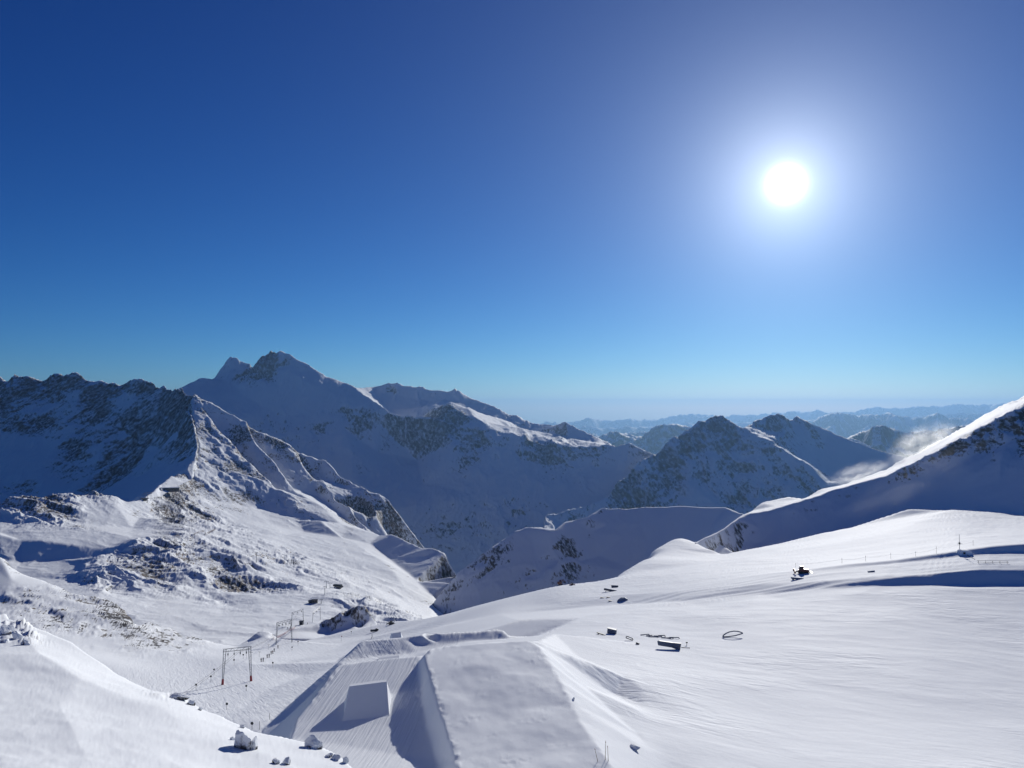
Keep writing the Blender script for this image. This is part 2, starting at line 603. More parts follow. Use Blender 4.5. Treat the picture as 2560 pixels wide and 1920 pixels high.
PYR = [(1360, 1290, 4300), (1480, 1260, 4500), (1523, 1240, 4600), (1581, 1174, 4850), (1662, 1113, 5150), (1789, 1029, 5500), (1859, 1070, 5400), (1974, 1136, 5020), (2064, 1206, 4800), (2200, 1240, 4700), (2400, 1270, 4700)]
s.down(PYR, [(1789, 1090, .75), (1740, 1090, .75), (1700, 1130, .75), (1789, 1150, .6), (1850, 1130, .65), (1850, 1180, .6), (1920, 1180, .5), (1650, 1180, .6), (1720, 1200, .55), (1820, 1210, .55), (1600, 1230, .75), (1570, 1270, .85), (1680, 1260, .35), (1760, 1260, .3),
             (1850, 1260, .75), (1930, 1240, .65), (1990, 1220, .55), (1600, 1320, .4), (1800, 1320, .4), (1440, 1330, .2), (2000, 1300, .3), (2150, 1300, .2)], 33)
s.down([(1859, 1070, 5600), (1893, 1052, 5700), (1957, 1037, 5900), (1995, 1038, 6100), (2079, 1079, 6100), (2136, 1102, 6000), (2300, 1150, 5800), (2500, 1160, 5800)],
       [(1905, 1075, .5), (1950, 1080, .5), (1985, 1080, .4), (2010, 1110, .2), (2060, 1120, .1), (2060, 1160, .1), (2120, 1160, .1), (2200, 1180, .1), (2120, 1210, .1), (2300, 1230, 0)], 30)
s.line([(1340, 1450, 3500), (1700, 1450, 3500), (2500, 1400, 3900)], 0.1)
s.build(1350, 2420, 2880, 5500, 560, 260, mountain_shape(210, 48, fall=(0.25, -1), seed=31, snow_amp=0.25, rock_bias=-0.02, s0=0.35),
        M_MID, soft=1.2, label='pyramid shaped snow dusted rock peak right of centre', cat='mountain')

# ------------------------------------------------------------------ main massif
s = Sheet('summit_massif')
s.line([(330, 1000, 4800, .2), (428, 975, 4900, .2), (463, 961, 5000, .2), (498, 945, 5200, .2), (525, 948, 5350, .2), (535, 943, 5400, .3), (550, 924, 5500, .3), (574, 895, 5600, .5),
        (584, 896, 5600, .6), (603, 918, 5600, .3), (622, 913, 5550, .7), (636, 915, 5500, .6), (649, 899, 5450, .8), (680, 879, 5400, 1.2), (690, 883, 5400, 1.1),
        (695, 880, 5400, .6), (708, 879, 5400, .2), (726, 885, 5380, .2), (743, 899, 5350, .2), (772, 912, 5300, .2), (798, 930, 5250, .15), (816, 941, 5200, .1), (842, 950, 5150, .1),
        (868, 959, 5100, .1)], back=[(1.03, 160), (1.12, 700)])
s.line([(868, 959, 5100, .1), (885, 966, 5020, .1), (905, 983, 4920, .1), (935, 1002, 4800, .2), (957, 1016, 4700, .3), (972, 1030, 4640, .3)])
s.line([(868, 962, 5250, 0), (885, 969, 5700, 0), (925, 969, 6000, .2), (943, 964, 6050, .3), (963, 959, 6050, .4), (986, 958, 6050, .3), (1018, 963, 6050, .3), (1056, 967, 6000, .2), (1076, 973, 5980, .2),
        (1093, 971, 5950, .5), (1119, 978, 5900, .2), (1131, 975, 5900, .5), (1145, 975, 5900, .6), (1160, 986, 5880, .2), (1183, 994, 5850, .2), (1209, 1003, 5800, .3), (1246, 1021, 5700, .35),
        (1278, 1034, 5650, .4), (1307, 1047, 5600, .4), (1333, 1055, 5550, .4), (1348, 1058, 5500, .35), (1377, 1060, 5400, .4), (1388, 1071, 5300, .4),
        (1417, 1058, 5000, .4), (1437, 1068, 4950, .4), (1469, 1084, 4900, .4), (1495, 1094, 4850, .4), (1524, 1108, 4800, .3), (1560, 1130, 4800, .2), (1720, 1170, 4800, .2)],
       back=[(1.04, 190), (1.15, 800)])
s.line([(1060, 1040, 5000, .1), (1085, 1020, 4900, .5), (1100, 1012, 4850, .8), (1120, 1006, 4800, .9), (1140, 1018, 4750, .6), (1165, 1035, 4690, .5), (1190, 1047, 4640, .5), (1212, 1059, 4590, .5), (1220, 1062, 4570, .5),
        (1255, 1080, 4500, .4), (1287, 1091, 4430, .4), (1320, 1095, 4400, .7), (1365, 1108, 4350, .7), (1405, 1117, 4320, .6), (1437, 1113, 4320, .6), (1489, 1111, 4300, .5),
        (1539, 1121, 4280, .4), (1576, 1108, 4260, .2), (1605, 1122, 4230, .1), (1700, 1160, 4200, .1)])
# shelf just behind that spur, so its sunny side shows
s.line([(1128, 1003, 4900, .1), (1165, 1020, 4850, 0), (1195, 1040, 4790, 0), (1222, 1056, 4720, .1), (1262, 1072, 4650, .2), (1300, 1084, 4580, .3)])
s.line([(1110, 1001, 5680, .1), (1150, 1006, 5720, .2), (1200, 1028, 5620, .3), (1260, 1052, 5500, .3), (1330, 1080, 5330, .4), (1420, 1095, 4820, .3), (1500, 1108, 4720, .2)])
# upper bowl behind the first spur
s.line([(900, 980, 5600, .1), (940, 985, 5880, .35), (990, 990, 5890, .4), (1050, 1000, 5820, .2), (1090, 1003, 5760, .2)])
s.line([(975, 1025, 5560, .1), (1010, 1022, 5600, .1), (1050, 1020, 5580, .1), (1080, 1015, 5450, .3)])
s.pts([(574, 930, 5420, .1), (560, 950, 5300, .1), (615, 940, 5380, .8), (590, 950, 5300, .7), (640, 945, 5280, .1), (660, 905, 5330, 1.3), (670, 930, 5250, 1.3), (640, 938, 5270, 1.2),
       (690, 925, 5230, .5), (720, 930, 5150, .05), (780, 960, 5000, .05), (840, 985, 4900, .05), (700, 970, 4980, .0), (600, 985, 5000, .1), (520, 980, 5000, .25), (460, 1000, 4780, .25),
       (540, 1030, 4720, .3), (620, 1050, 4650, .4), (700, 1040, 4700, .25), (760, 1010, 4790, .1), (880, 1000, 4800, .3), (900, 1030, 4660, .65), (860, 1030, 4680, .6), (920, 1045, 4600, .6), (800, 1030, 4700, .3),
       (680, 1090, 4500, .35), (780, 1085, 4480, .35), (860, 1070, 4500, .2), (800, 1120, 4320, .3), (880, 1130, 4280, .15), (950, 1060, 4600, .2), (1000, 1065, 5200, 0), (1060, 1070, 5150, .0),
       (1000, 1110, 4850, 0), (940, 1130, 4400, 0), (1040, 1150, 4500, 0), (960, 1190, 4180, 0), (1060, 1210, 4130, .05), (880, 1190, 4060, .0), (1110, 1070, 4520, .7), (1100, 1050, 4620, .8), (1130, 1110, 4380, .4), (1160, 1070, 4520, .3),
       (1200, 1120, 4330, .55), (1180, 1160, 4180, .5), (1240, 1150, 4230, .3), (1300, 1150, 4230, .4), (1360, 1160, 4200, .3), (1420, 1150, 4230, .3), (1440, 1190, 4090, .5), (1500, 1170, 4150, .2), (1560, 1180, 4100, .1),
       (1250, 1210, 4000, .2), (1330, 1210, 4000, .25), (1400, 1240, 3880, .1), (1500, 1250, 3850, .1), (1160, 1230, 3930, .25), (1080, 1270, 3800, .5), (1100, 1260, 3820, .45), (1020, 1270, 3800, .3), (960, 1260, 3820, .1),
       (1180, 1290, 3720, .4), (1250, 1290, 3730, .45), (1300, 1330, 3600, .4), (1160, 1330, 3600, .35), (1100, 1330, 3600, .4), (1000, 1340, 3580, .25), (1120, 1400, 3400, .2), (1000, 1410, 3380, .2), (1400, 1320, 3650, .1)])
s.line([(1085, 1258, 3840, .3), (1105, 1247, 3870, .2), (1128, 1247, 3860, .2), (1150, 1262, 3800, .3)])
s.line([(300, 1300, 3900, .1), (700, 1400, 3500, .1), (900, 1480, 3200, .1), (1300, 1500, 3100, .1), (1720, 1450, 3400, .1)])
s.build(360, 1690, 3150, 6900, 820, 330, mountain_shape(230, 58, fall=(0.2, -1), seed=41, snow_amp=0.24, rock_bias=0.12, s0=0.38),
        M_MID, soft=1.1, nv=800, label='main massif with twin rocky summits and shaded glacier bowl', cat='mountain')

# ------------------------------------------------------------------ dark mountain on the left
s = Sheet('shaded_mountain')
s.line([(-120, 948, 2900), (0, 940, 2900), (17, 950, 2900), (35, 940, 2900), (67, 936, 2900), (107, 950, 2900), (116, 947, 2900), (136, 935, 2900), (182, 932, 2900), (208, 941, 2880),
        (237, 948, 2870), (255, 947, 2870), (272, 956, 2860), (289, 951, 2850), (301, 956, 2850), (327, 949, 2830), (356, 950, 2800), (385, 956, 2780), (391, 964, 2770), (428, 973, 2690),
        (451, 975, 2590), (482, 985, 2480), (500, 1040, 2520), (560, 1060, 2540)], 0.75, back=[(1.04, 90), (1.15, 500)])
s.pts([(30, 990, 2800, .8), (120, 1000, 2790, .75), (220, 1000, 2770, .6), (320, 1000, 2740, .55), (400, 1010, 2640, .6), (462, 1020, 2440, .6), (479, 1042, 2335, .6),
       (20, 1060, 2660, .8), (100, 1060, 2670, .7), (200, 1060, 2660, .45), (300, 1060, 2640, .55), (380, 1070, 2560, .6), (440, 1080, 2380, .4), (487, 1080, 2230, .5),
       (40, 1110, 2570, .05), (110, 1120, 2560, .15), (180, 1120, 2550, .7), (260, 1110, 2550, .6), (330, 1120, 2530, .75), (400, 1120, 2420, .1), (455, 1120, 2250, .6), (494, 1117, 2130, .6), (490, 1141, 2060, .6),
       (60, 1160, 2480, .05), (130, 1170, 2460, .35), (230, 1165, 2460, .25), (300, 1180, 2430, .8), (270, 1200, 2400, .7), (350, 1190, 2250, .25), (420, 1165, 2150, .4), (450, 1155, 2090, .75), (476, 1156, 2010, .6), (468, 1175, 1950, .3), (428, 1193, 1840, .2), (404, 1211, 1740, .2), (388, 1226, 1630, .1), (362, 1247, 1540, 0), (380, 1210, 1950, 0), (345, 1240, 1700, 0),
       (180, 1210, 2380, .5), (60, 1220, 2370, .55), (100, 1200, 2400, .2), (0, 1180, 2440, .05), (-100, 1120, 2560, .5), (-100, 1200, 2400, .3)])
s.line([(-120, 1290, 2250, .2), (150, 1290, 2250, .1), (300, 1275, 1800, 0), (362, 1262, 1530, 0), (400, 1245, 1600), (480, 1200, 1900, .1), (520, 1150, 2200, .1), (560, 1120, 2400)])
s.build(-115, 560, 1500, 3300, 420, 330, mountain_shape(120, 27, fall=(-0.6, -1), seed=55, snow_amp=0.2, rock_bias=0.05, s0=0.40),
        M_NEAR, soft=1.0, label='dark shaded rocky mountain face at the left edge', cat='mountain')

# ------------------------------------------------------------------ sunlit spur and the basin below it
s = Sheet('sunlit_ridge')
spur = [(483, 983, 2500, .5), (476, 1002, 2450, .4), (481, 1042, 2350, .3), (489, 1080, 2250, .3), (496, 1115, 2150, .35), (492, 1141, 2080, .4), (479, 1153, 2040, .4), (476, 1173, 1980, .4), (434, 1191, 1860, .4),
        (411, 1209, 1760, .4), (398, 1224, 1660, .3), (370, 1245, 1560, .3), (353, 1249, 1500, .2), (321, 1254, 1450, .05), (301, 1248, 1450, .3), (272, 1235, 1450, .5), (231, 1228, 1430, .6), (197, 1233, 1400, .5),
        (162, 1236, 1380, .6), (87, 1239, 1330, .6), (40, 1239, 1300, .6), (0, 1251, 1280, .5), (-120, 1250, 1250, .5)]
s.line(spur[:15])
s.line(spur[14:], back=[(1.03, 25), (1.12, 120)])
s.pts([(468, 1000, 2600), (462, 1060, 2500), (470, 1130, 2330), (476, 1165, 2200), (455, 1195, 2080), (425, 1215, 1960), (398, 1235, 1850), (372, 1256, 1750), (340, 1268, 1640),
       (440, 1230, 2600), (380, 1260, 2400), (300, 1285, 2100), (150, 1290, 1900), (-120, 1290, 1800), (-120, 1260, 2900), (300, 1250, 2900)], 0.1)
s.line([(483, 983, 2500, .5), (523, 1002, 2480, .4), (552, 1016, 2470, .4), (596, 1040, 2450, .4), (619, 1053, 2440, .4), (654, 1077, 2460, .4), (700, 1095, 2470, .5), (735, 1118, 2460, .5), (758, 1132, 2460, .4),
        (798, 1145, 2460, .35), (813, 1148, 2460, .3), (827, 1157, 2440, .35), (842, 1184, 2390, .45), (885, 1207, 2360, .4), (923, 1225, 2320, .4), (949, 1231, 2300, .35), (966, 1243, 2280, .4), (969, 1258, 2260, .45)],
       back=[(1.04, 70), (1.12, 330)])
s.pts([(974, 1345, 2240), (976, 1350, 2100), (985, 1352, 1990), (1010, 1356, 1920), (1040, 1370, 1860), (1095, 1385, 1780), (1130, 1420, 1700), (1165, 1520, 1560), (1200, 1540, 2300), (1000, 1420, 2500), (1200, 1560, 1300)], 0.1)
# ribs of the sunny flank (crest, then gully)
s.line([(500, 1010, 2440, .4), (550, 1075, 2330, .5), (600, 1130, 2230, .5), (650, 1180, 2140, .5), (690, 1215, 2070, .4), (740, 1262, 1980, .5), (745, 1300, 1900, .3)], .4)
s.line([(570, 1050, 2440, .3), (640, 1110, 2330, .5), (690, 1160, 2250, .5), (720, 1200, 2190, .4), (780, 1250, 2080, .2), (800, 1262, 2040, .2), (850, 1310, 1900, .1)], .3)
s.line([(700, 1110, 2440, .4), (760, 1165, 2370, .4), (790, 1200, 2310, .5), (830, 1240, 2220, .3), (870, 1260, 2150, .4), (905, 1300, 2040, .4), (914, 1316, 2010, .4)], .4)
s.line([(530, 1060, 2400, .2), (590, 1130, 2310, .2), (640, 1190, 2200, .1), (690, 1245, 2080, .1)])
s.line([(620, 1090, 2440, .2), (670, 1150, 2350, .15), (720, 1220, 2220, .1), (760, 1262, 2100, .1)])
s.line([(740, 1140, 2480, .3), (770, 1200, 2380, .2), (800, 1245, 2260, .1), (850, 1285, 2140, .1), (880, 1320, 2040, .2)])
s.pts([(840, 1210, 2360, .4), (900, 1240, 2280, .45), (930, 1260, 2230, .4), (940, 1288, 2160, .45), (957, 1275, 2230, .45), (880, 1230, 2310, .3),
       (520, 1130, 2150, .35), (530, 1180, 2030, .35), (560, 1220, 1950, .35), (480, 1210, 1880, .35), (460, 1230, 1780, .4), (520, 1250, 1830, .35), (600, 1240, 1960, .25), (650, 1270, 1950, .15),
       (420, 1250, 1650, .55), (470, 1270, 1650, .6), (520, 1290, 1640, .6), (480, 1300, 1560, .5), (540, 1310, 1590, .5), (600, 1300, 1720, .1), (680, 1310, 1780, .1), (760, 1330, 1780, .05), (850, 1345, 1760, .05)])
# lower ribs right of the basin
s.line([(800, 1300, 1850, .1), (860, 1345, 1700, .1), (910, 1375, 1560, .1), (965, 1408, 1420, .1), (1005, 1458, 1270, .1), (1030, 1478, 1220, .1)])
s.line([(870, 1325, 1850, .2), (925, 1360, 1700, .1), (975, 1400, 1560, .05), (1040, 1450, 1370, .05), (1080, 1490, 1260, .05)])
s.line([(905, 1322, 1990, .3), (950, 1338, 1850, .1), (983, 1334, 1720, .1), (1018, 1351, 1650, .2), (1055, 1369, 1580, .15), (1090, 1369, 1530, .1), (1115, 1380, 1500, .2), (1145, 1428, 1400, .3), (1128, 1455, 1300, .1)],
       back=[(1.03, 40), (1.1, 150)])
s.line([(700, 1340, 1560, .1), (780, 1390, 1380, .2), (840, 1430, 1220, .3), (880, 1460, 1080, .3), (950, 1490, 1000, .2), (1085, 1516, 1170, .1)])
# basin: left part
s.pts([(300, 1275, 1360, .1), (250, 1290, 1300, .05), (180, 1275, 1290, .55), (140, 1300, 1230, .6), (70, 1290, 1230, .5), (60, 1310, 1190, .3), (220, 1310, 1240, .1), (350, 1290, 1390, .25), (330, 1320, 1280, .05), (400, 1300, 1440, .4), (420, 1290, 1500, .5),
       (0, 1300, 1200, .3), (-120, 1310, 1180, .3), (0, 1330, 1120, 0)])
s.line([(-120, 1335, 1080), (0, 1336, 1080), (52, 1350, 1065), (101, 1352, 1060), (185, 1362, 1050), (260, 1372, 1045), (330, 1345, 1120)])
s.line([(-120, 1395, 1010), (0, 1400, 1000), (52, 1407, 1002), (150, 1400, 1012), (230, 1395, 1018), (280, 1385, 1030)])
s.line([(-120, 1440, 920), (30, 1440, 920), (110, 1446, 905), (150, 1430, 935), (200, 1415, 960)])
# rocky swell in the middle of the basin
s.line([(120, 1447, 900, .05), (190, 1420, 935, .2), (240, 1395, 975, .4), (290, 1370, 1030, .5), (335, 1357, 1060, .55), (400, 1345, 1120, .4), (460, 1340, 1180, .4), (520, 1330, 1260, .4)])
s.pts([(230, 1460, 860, .5), (210, 1450, 880, .5), (260, 1430, 900, .5), (300, 1410, 930, .45), (340, 1450, 880, .3), (370, 1420, 930, .6), (400, 1440, 910, .6), (420, 1390, 1010, .5), (470, 1380, 1060, .55), (380, 1390, 1000, .55), (440, 1430, 930, .35), (500, 1420, 980, .3),
       (540, 1400, 1050, .5), (580, 1450, 960, .7), (610, 1460, 940, .85), (560, 1430, 1000, .6), (640, 1420, 1060, .6), (620, 1400, 1090, .4), (600, 1370, 1230, .35), (560, 1350, 1300, .3), (660, 1350, 1400, .25), (690, 1400, 1200, .6), (720, 1410, 1150, .4),
       (760, 1400, 1300, .5), (780, 1430, 1150, .45), (700, 1440, 1050, .15), (640, 1490, 860, .05), (540, 1500, 850, .35), (500, 1480, 880, .2), (440, 1480, 850, .35), (400, 1500, 800, .1), (560, 1540, 720, .05), (660, 1540, 720, .05), (480, 1560, 660, .05), (600, 1590, 600, .05),
       (740, 1490, 860, .1), (790, 1480, 900, .35), (830, 1480, 880, .3), (880, 1490, 880, .5), (920, 1500, 860, .55), (980, 1520, 830, .55), (1020, 1535, 800, .5), (1070, 1545, 900, .2), (800, 1520, 790, .1), (740, 1550, 700, .05), (850, 1560, 680, .2), (960, 1560, 680, .4), (700, 1580, 620, .05)])
s.line([(250, 1495, 760, .1), (330, 1540, 680, .1), (420, 1590, 600, .1), (600, 1625, 520, .05), (800, 1620, 540, .05), (1000, 1590, 600, .2), (1150, 1590, 620, .1)])
s.build(-115, 1180, 520, 2900, 820, 520, mountain_shape(62, 23, fall=(0.75, -0.65), seed=63, snow_amp=0.08, rock_bias=-0.07, s0=0.15, slope_w=1.1, stretch=2.2),
        M_BASIN, soft=2.2, nv=1000, label='sunlit spur and snowy basin with scattered rocks on the left', cat='mountain ridge')

# ------------------------------------------------------------------ shaded dome and long ridge on the right
s = Sheet('shaded_dome')
s.line([(1060, 1530, 1190, .1), (1084, 1507, 1190, .2), (1110, 1473, 1200, .4), (1145, 1431, 1215, .5), (1180, 1403, 1230, .5), (1209, 1381, 1245, .5), (1240, 1362, 1262, .6), (1267, 1347, 1280, .5), (1287, 1328, 1300, .3), (1313, 1318, 1320, .1), (1353, 1317, 1330, 0), (1374, 1328, 1310, 0), (1388, 1324, 1320, .1),
        (1411, 1305, 1360, .1), (1434, 1301, 1380, 0), (1466, 1293, 1390, .3), (1504, 1267, 1440, .6), (1527, 1270, 1440, .5), (1560, 1273, 1440, .3), (1607, 1267, 1440, .2), (1650, 1268, 1430, .3), (1702, 1265, 1410, .1), (1760, 1268, 1380, 0), (1818, 1268, 1340, 0), (1847, 1281, 1280, 0), (1880, 1290, 1230, 0), (1960, 1300, 1200, 0)],
       back=[(1.025, 9), (1.07, 60), (1.2, 300)])
DOME = [(1060, 1530, 1190), (1084, 1507, 1190), (1110, 1473, 1200), (1145, 1431, 1215), (1180, 1403, 1230), (1209, 1381, 1245), (1267, 1347, 1280), (1313, 1318, 1320), (1353, 1317, 1330), (1388, 1324, 1320), (1434, 1301, 1380), (1504, 1267, 1440), (1607, 1267, 1440), (1702, 1265, 1410), (1818, 1268, 1340), (1847, 1281, 1280), (1960, 1300, 1200)]
s.down(DOME, [(1230, 1400, .8), (1250, 1385, .8), (1200, 1430, .5), (1290, 1360, .15), (1330, 1360, 0), (1230, 1440, .55), (1180, 1450, .5), (1290, 1420, .3), (1340, 1400, .3), (1380, 1370, .05), (1330, 1440, .65), (1380, 1430, .5), (1400, 1400, .2), (1440, 1410, .5), (1420, 1430, .4),
              (1440, 1340, 0), (1480, 1330, .2), (1520, 1310, .15), (1500, 1390, 0), (1560, 1340, 0), (1600, 1310, .1), (1620, 1350, 0), (1640, 1300, .1), (1700, 1300, .15), (1700, 1340, 0), (1780, 1310, 0), (1850, 1320, 0), (1130, 1490, .3), (1200, 1490, .1), (1280, 1480, .3), (1250, 1465, .4),
              (1100, 1520, .1), (1200, 1540, .1), (1300, 1530, .1), (1450, 1480, .05), (1600, 1430, 0), (1750, 1400, 0), (1900, 1380, 0), (1060, 1580, .1), (1250, 1600, .1), (1500, 1560, .1), (1800, 1500, .1), (1960, 1450, .1)], 31)
s.build(1087, 1900, 955, 1650, 460, 220, mountain_shape(60, 10, fall=(-0.5, -1), seed=71, snow_amp=0.11, rock_bias=0.12, s0=0.42),
        M_BASIN, soft=1.4, label='smooth shaded snow dome with brown rock streaks in the centre', cat='hill')

s = Sheet('shaded_ridge')
s.scale = 0.92
s.line([(1735, 1352, 740, .0), (1743, 1350, 750, .0), (1783, 1336, 790, .05), (1824, 1311, 850, .1), (1847, 1295, 880, .1), (1867, 1284, 900, .1), (1920, 1278, 905, .2), (1984, 1259, 910, .3), (2050, 1238, 920, .25), (2094, 1222, 925, .3), (2151, 1206, 925, .2),
        (2215, 1190, 920, .3), (2240, 1180, 918, .5), (2267, 1168, 915, .5), (2310, 1147, 912, .6), (2348, 1128, 910, .7), (2390, 1106, 905, .8), (2429, 1087, 900, .8), (2487, 1055, 895, .7), (2560, 1015, 890, .7), (2760, 920, 880, .7)])
# snow shelf behind the crest, catching the sun
s.line([(1750, 1349, 760), (1800, 1328, 820), (1850, 1290, 905), (1880, 1279, 930), (1940, 1266, 945), (1990, 1252, 950), (2060, 1230, 955), (2110, 1213, 960), (2215, 1183, 955), (2267, 1158, 950), (2348, 1115, 945), (2429, 1072, 940), (2487, 1040, 935), (2560, 1003, 930), (2760, 905, 920)], 0.0)
s.line([(1880, 1277, 980, .1), (1900, 1258, 1000, .3), (1917, 1252, 1010, .2), (1974, 1242, 1010, .1), (2010, 1246, 990, .1), (2050, 1224, 1010, .2), (2120, 1208, 1020, .3), (2170, 1190, 1020, .3), (2215, 1175, 1020, .4), (2260, 1148, 1030, .5), (2296, 1131, 1040, .4), (2354, 1099, 1050, .4), (2412, 1067, 1060, .3), (2470, 1032, 1070, .3), (2500, 1014, 1080, .6), (2530, 1004, 1090, .6), (2560, 990, 1100, .5), (2760, 890, 1100, .5)],
       back=[(1.03, 12), (1.1, 70), (1.3, 400)])
RIDGE = [(1735, 1352, 740), (1783, 1336, 790), (1824, 1311, 850), (1867, 1284, 900), (1920, 1278, 905), (1984, 1259, 910), (2050, 1238, 920), (2094, 1222, 925), (2151, 1206, 925), (2215, 1190, 920), (2267, 1168, 915), (2348, 1128, 910), (2429, 1087, 900), (2487, 1055, 895), (2560, 1015, 890), (2760, 920, 880)]
s.down(RIDGE, [(1800, 1360, .3), (1840, 1330, .45), (1860, 1350, .4), (1900, 1320, .1), (1950, 1310, .0), (1990, 1280, .5), (2050, 1258, .5), (2100, 1240, .45), (2100, 1290, .0), (2160, 1225, .3), (2200, 1260, 0), (2000, 1330, 0), (1900, 1360, 0),
               (2250, 1195, .65, 40), (2300, 1170, .65, 42), (2350, 1150, .75, 44), (2380, 1135, .8, 46), (2430, 1110, .8, 46), (2440, 1135, .75, 42), (2490, 1085, .8, 46), (2550, 1060, .85, 46), (2560, 1100, .75, 40), (2520, 1110, .4, 40),
               (2300, 1200, .1), (2360, 1180, .1), (2420, 1165, .1), (2500, 1140, .15), (2480, 1160, .3), (2300, 1240, 0), (2400, 1230, .05), (2500, 1200, .05), (2560, 1180, .05), (2440, 1180, .3), (2760, 1050, .7), (2760, 1150, .1)], 33)
s.down(RIDGE, [(1735, 1395, .1), (1770, 1400, .2), (1847, 1400, .0), (1951, 1380, 0), (2056, 1355, 0), (2198, 1320, 0), (2300, 1310, 0), (2400, 1320, 0), (2560, 1330, 0), (2760, 1330, 0)], 30)
s.down(RIDGE, [(1735, 1450, .1), (1951, 1440, 0), (2198, 1400, 0), (2400, 1400, 0), (2760, 1400, 0)], 28)
s.build(1735, 2755, 590, 1400, 560, 260, mountain_shape(40, 9.0, fall=(-0.2, -1), seed=83, snow_amp=0.09, rock_bias=0.12, s0=0.42, stretch=1.6),
        M_BASIN, soft=1.3, label='long shaded ridge with sunlit crest and rock band on the right', cat='mountain ridge')

# ------------------------------------------------------------------ glacier, ski slope and park tables
s = Sheet('glacier')
GL = s
s.pts([(2760, 1920, 118), (2560, 1960, 105), (2560, 1920, 112), (2250, 1930, 106), (2000, 1930, 104), (1750, 1930, 97), (2560, 1800, 142), (2300, 1800, 138), (2000, 1800, 134), (1750, 1800, 125), (2560, 1700, 172), (2300, 1700, 168), (2000, 1700, 165), (1750, 1700, 156), (1560, 1690, 146),
       (2560, 1600, 212), (2300, 1600, 208), (2050, 1600, 208), (1800, 1600, 208), (1600, 1610, 200), (1450, 1590, 208), (2560, 1520, 248), (2300, 1520, 250), (2050, 1520, 255), (1850, 1530, 252), (1650, 1540, 255), (1450, 1545, 260), (1300, 1550, 262), (2760, 1600, 212), (2760, 1500, 260), (1650, 1800, 120)])
# bank under the cat track
s.line([(2760, 1462, 284), (2560, 1462, 283), (2450, 1464, 283.5), (2330, 1462, 284.5), (2200, 1464, 287), (2050, 1472, 291), (1900, 1484, 296), (1700, 1504, 302), (1550, 1512, 322), (1400, 1512, 340), (1250, 1535, 330), (1120, 1560, 330)])
s.line([(2760, 1425, 292), (2560, 1425, 291), (2450, 1424, 292), (2330, 1436, 291), (2200, 1446, 291), (2050, 1455, 298), (1900, 1462, 308), (1700, 1480, 320), (1550, 1487, 345), (1400, 1490, 365), (1250, 1512, 375), (1150, 1530, 385), (1050, 1562, 390)])
# cat track and the bank above it
s.line([(2760, 1376, 330), (2560, 1382, 328), (2480, 1385, 327), (2400, 1390, 326), (2250, 1408, 325), (2120, 1418, 326), (2000, 1430, 328), (1850, 1444, 340), (1700, 1455, 360), (1600, 1462, 385), (1509, 1458, 410), (1400, 1462, 415), (1330, 1475, 415)])
s.line([(2760, 1352, 334.5), (2560, 1360, 332), (2480, 1367, 330.5), (2400, 1377, 329), (2250, 1399, 327.3), (2120, 1412, 327.5), (2000, 1427, 330), (1850, 1440, 347), (1700, 1450, 372)])
# upper lit field, edges
s.pts([(2760, 1330, 430), (2560, 1335, 420), (2400, 1345, 420), (2250, 1370, 410), (2100, 1395, 400), (1950, 1415, 390), (1800, 1428, 400), (1650, 1435, 430), (2560, 1308, 540), (2400, 1306, 550), (2250, 1322, 545), (2100, 1353, 540), (1950, 1384, 510), (1800, 1404, 510), (1650, 1400, 530)])
s.line([(2760, 1290, 640), (2560, 1286, 655), (2513, 1279, 668), (2383, 1271, 697), (2273, 1264, 735), (2198, 1291, 740), (2122, 1318, 737), (2056, 1330, 732), (1951, 1355, 710), (1847, 1376, 668), (1807, 1386, 640), (1789, 1374, 650), (1769, 1368, 662), (1743, 1351, 690), (1731, 1345, 702), (1711, 1337, 715), (1685, 1337.5, 712), (1662, 1348, 690), (1625, 1369, 645), (1587, 1391, 600), (1550, 1413, 545), (1509, 1437, 495), (1497, 1446, 450), (1440, 1452, 440),
        (1385, 1458, 438), (1340, 1472, 432), (1300, 1483, 430), (1250, 1496, 432), (1200, 1508, 440), (1150, 1519, 448), (1100, 1530, 460), (1060, 1538, 475), (1020, 1547, 495), (980, 1553, 515), (945, 1561, 530), (900, 1569, 545), (860, 1577, 552), (827, 1585, 555), (807, 1580, 562)],
       back=[(1.03, 12), (1.1, 60), (1.25, 170)])
# small rock hill beside the run
HILL = [(780, 1560, 558, .5), (787, 1555, 560, .6), (807, 1541, 563, .6), (827, 1527, 566, .6), (853, 1516, 569, .6), (885, 1504, 572, .6), (900, 1497, 574, .8), (911, 1496, 575, .8), (923, 1513, 572, .5), (940, 1536, 567, .3), (952, 1558, 561, .1)]
s.line(HILL, back=[(1.02, 10), (1.06, 32), (1.15, 80)])
s.down(HILL, [(840, 1545, .4), (870, 1530, .3), (900, 1525, .15), (880, 1560, 0), (920, 1545, 0), (835, 1568, .15), (815, 1565, .3)], 38)
# lift line, run
s.line([(770, 1560, 580, .3), (753, 1560, 572), (735, 1566, 560), (715, 1575, 540), (690, 1590, 500), (650, 1600, 480)], back=[(1.05, 25), (1.2, 90)])
s.pts([(800, 1600, 500), (720, 1612, 450), (690, 1613, 445), (760, 1600, 480), (800, 1640, 350), (860, 1610, 400), (930, 1590, 430), (1000, 1575, 430), (700, 1660, 315), (640, 1660, 310), (620, 1620, 400), (600, 1700, 268), (545, 1712, 262), (500, 1680, 300), (450, 1700, 275), (680, 1720, 240), (760, 1690, 270),
       (620, 1760, 215), (560, 1790, 195), (480, 1760, 220), (400, 1760, 220), (300, 1740, 230), (200, 1740, 230), (640, 1800, 182), (850, 1650, 300), (900, 1620, 340), (1000, 1590, 370), (1080, 1575, 350)])
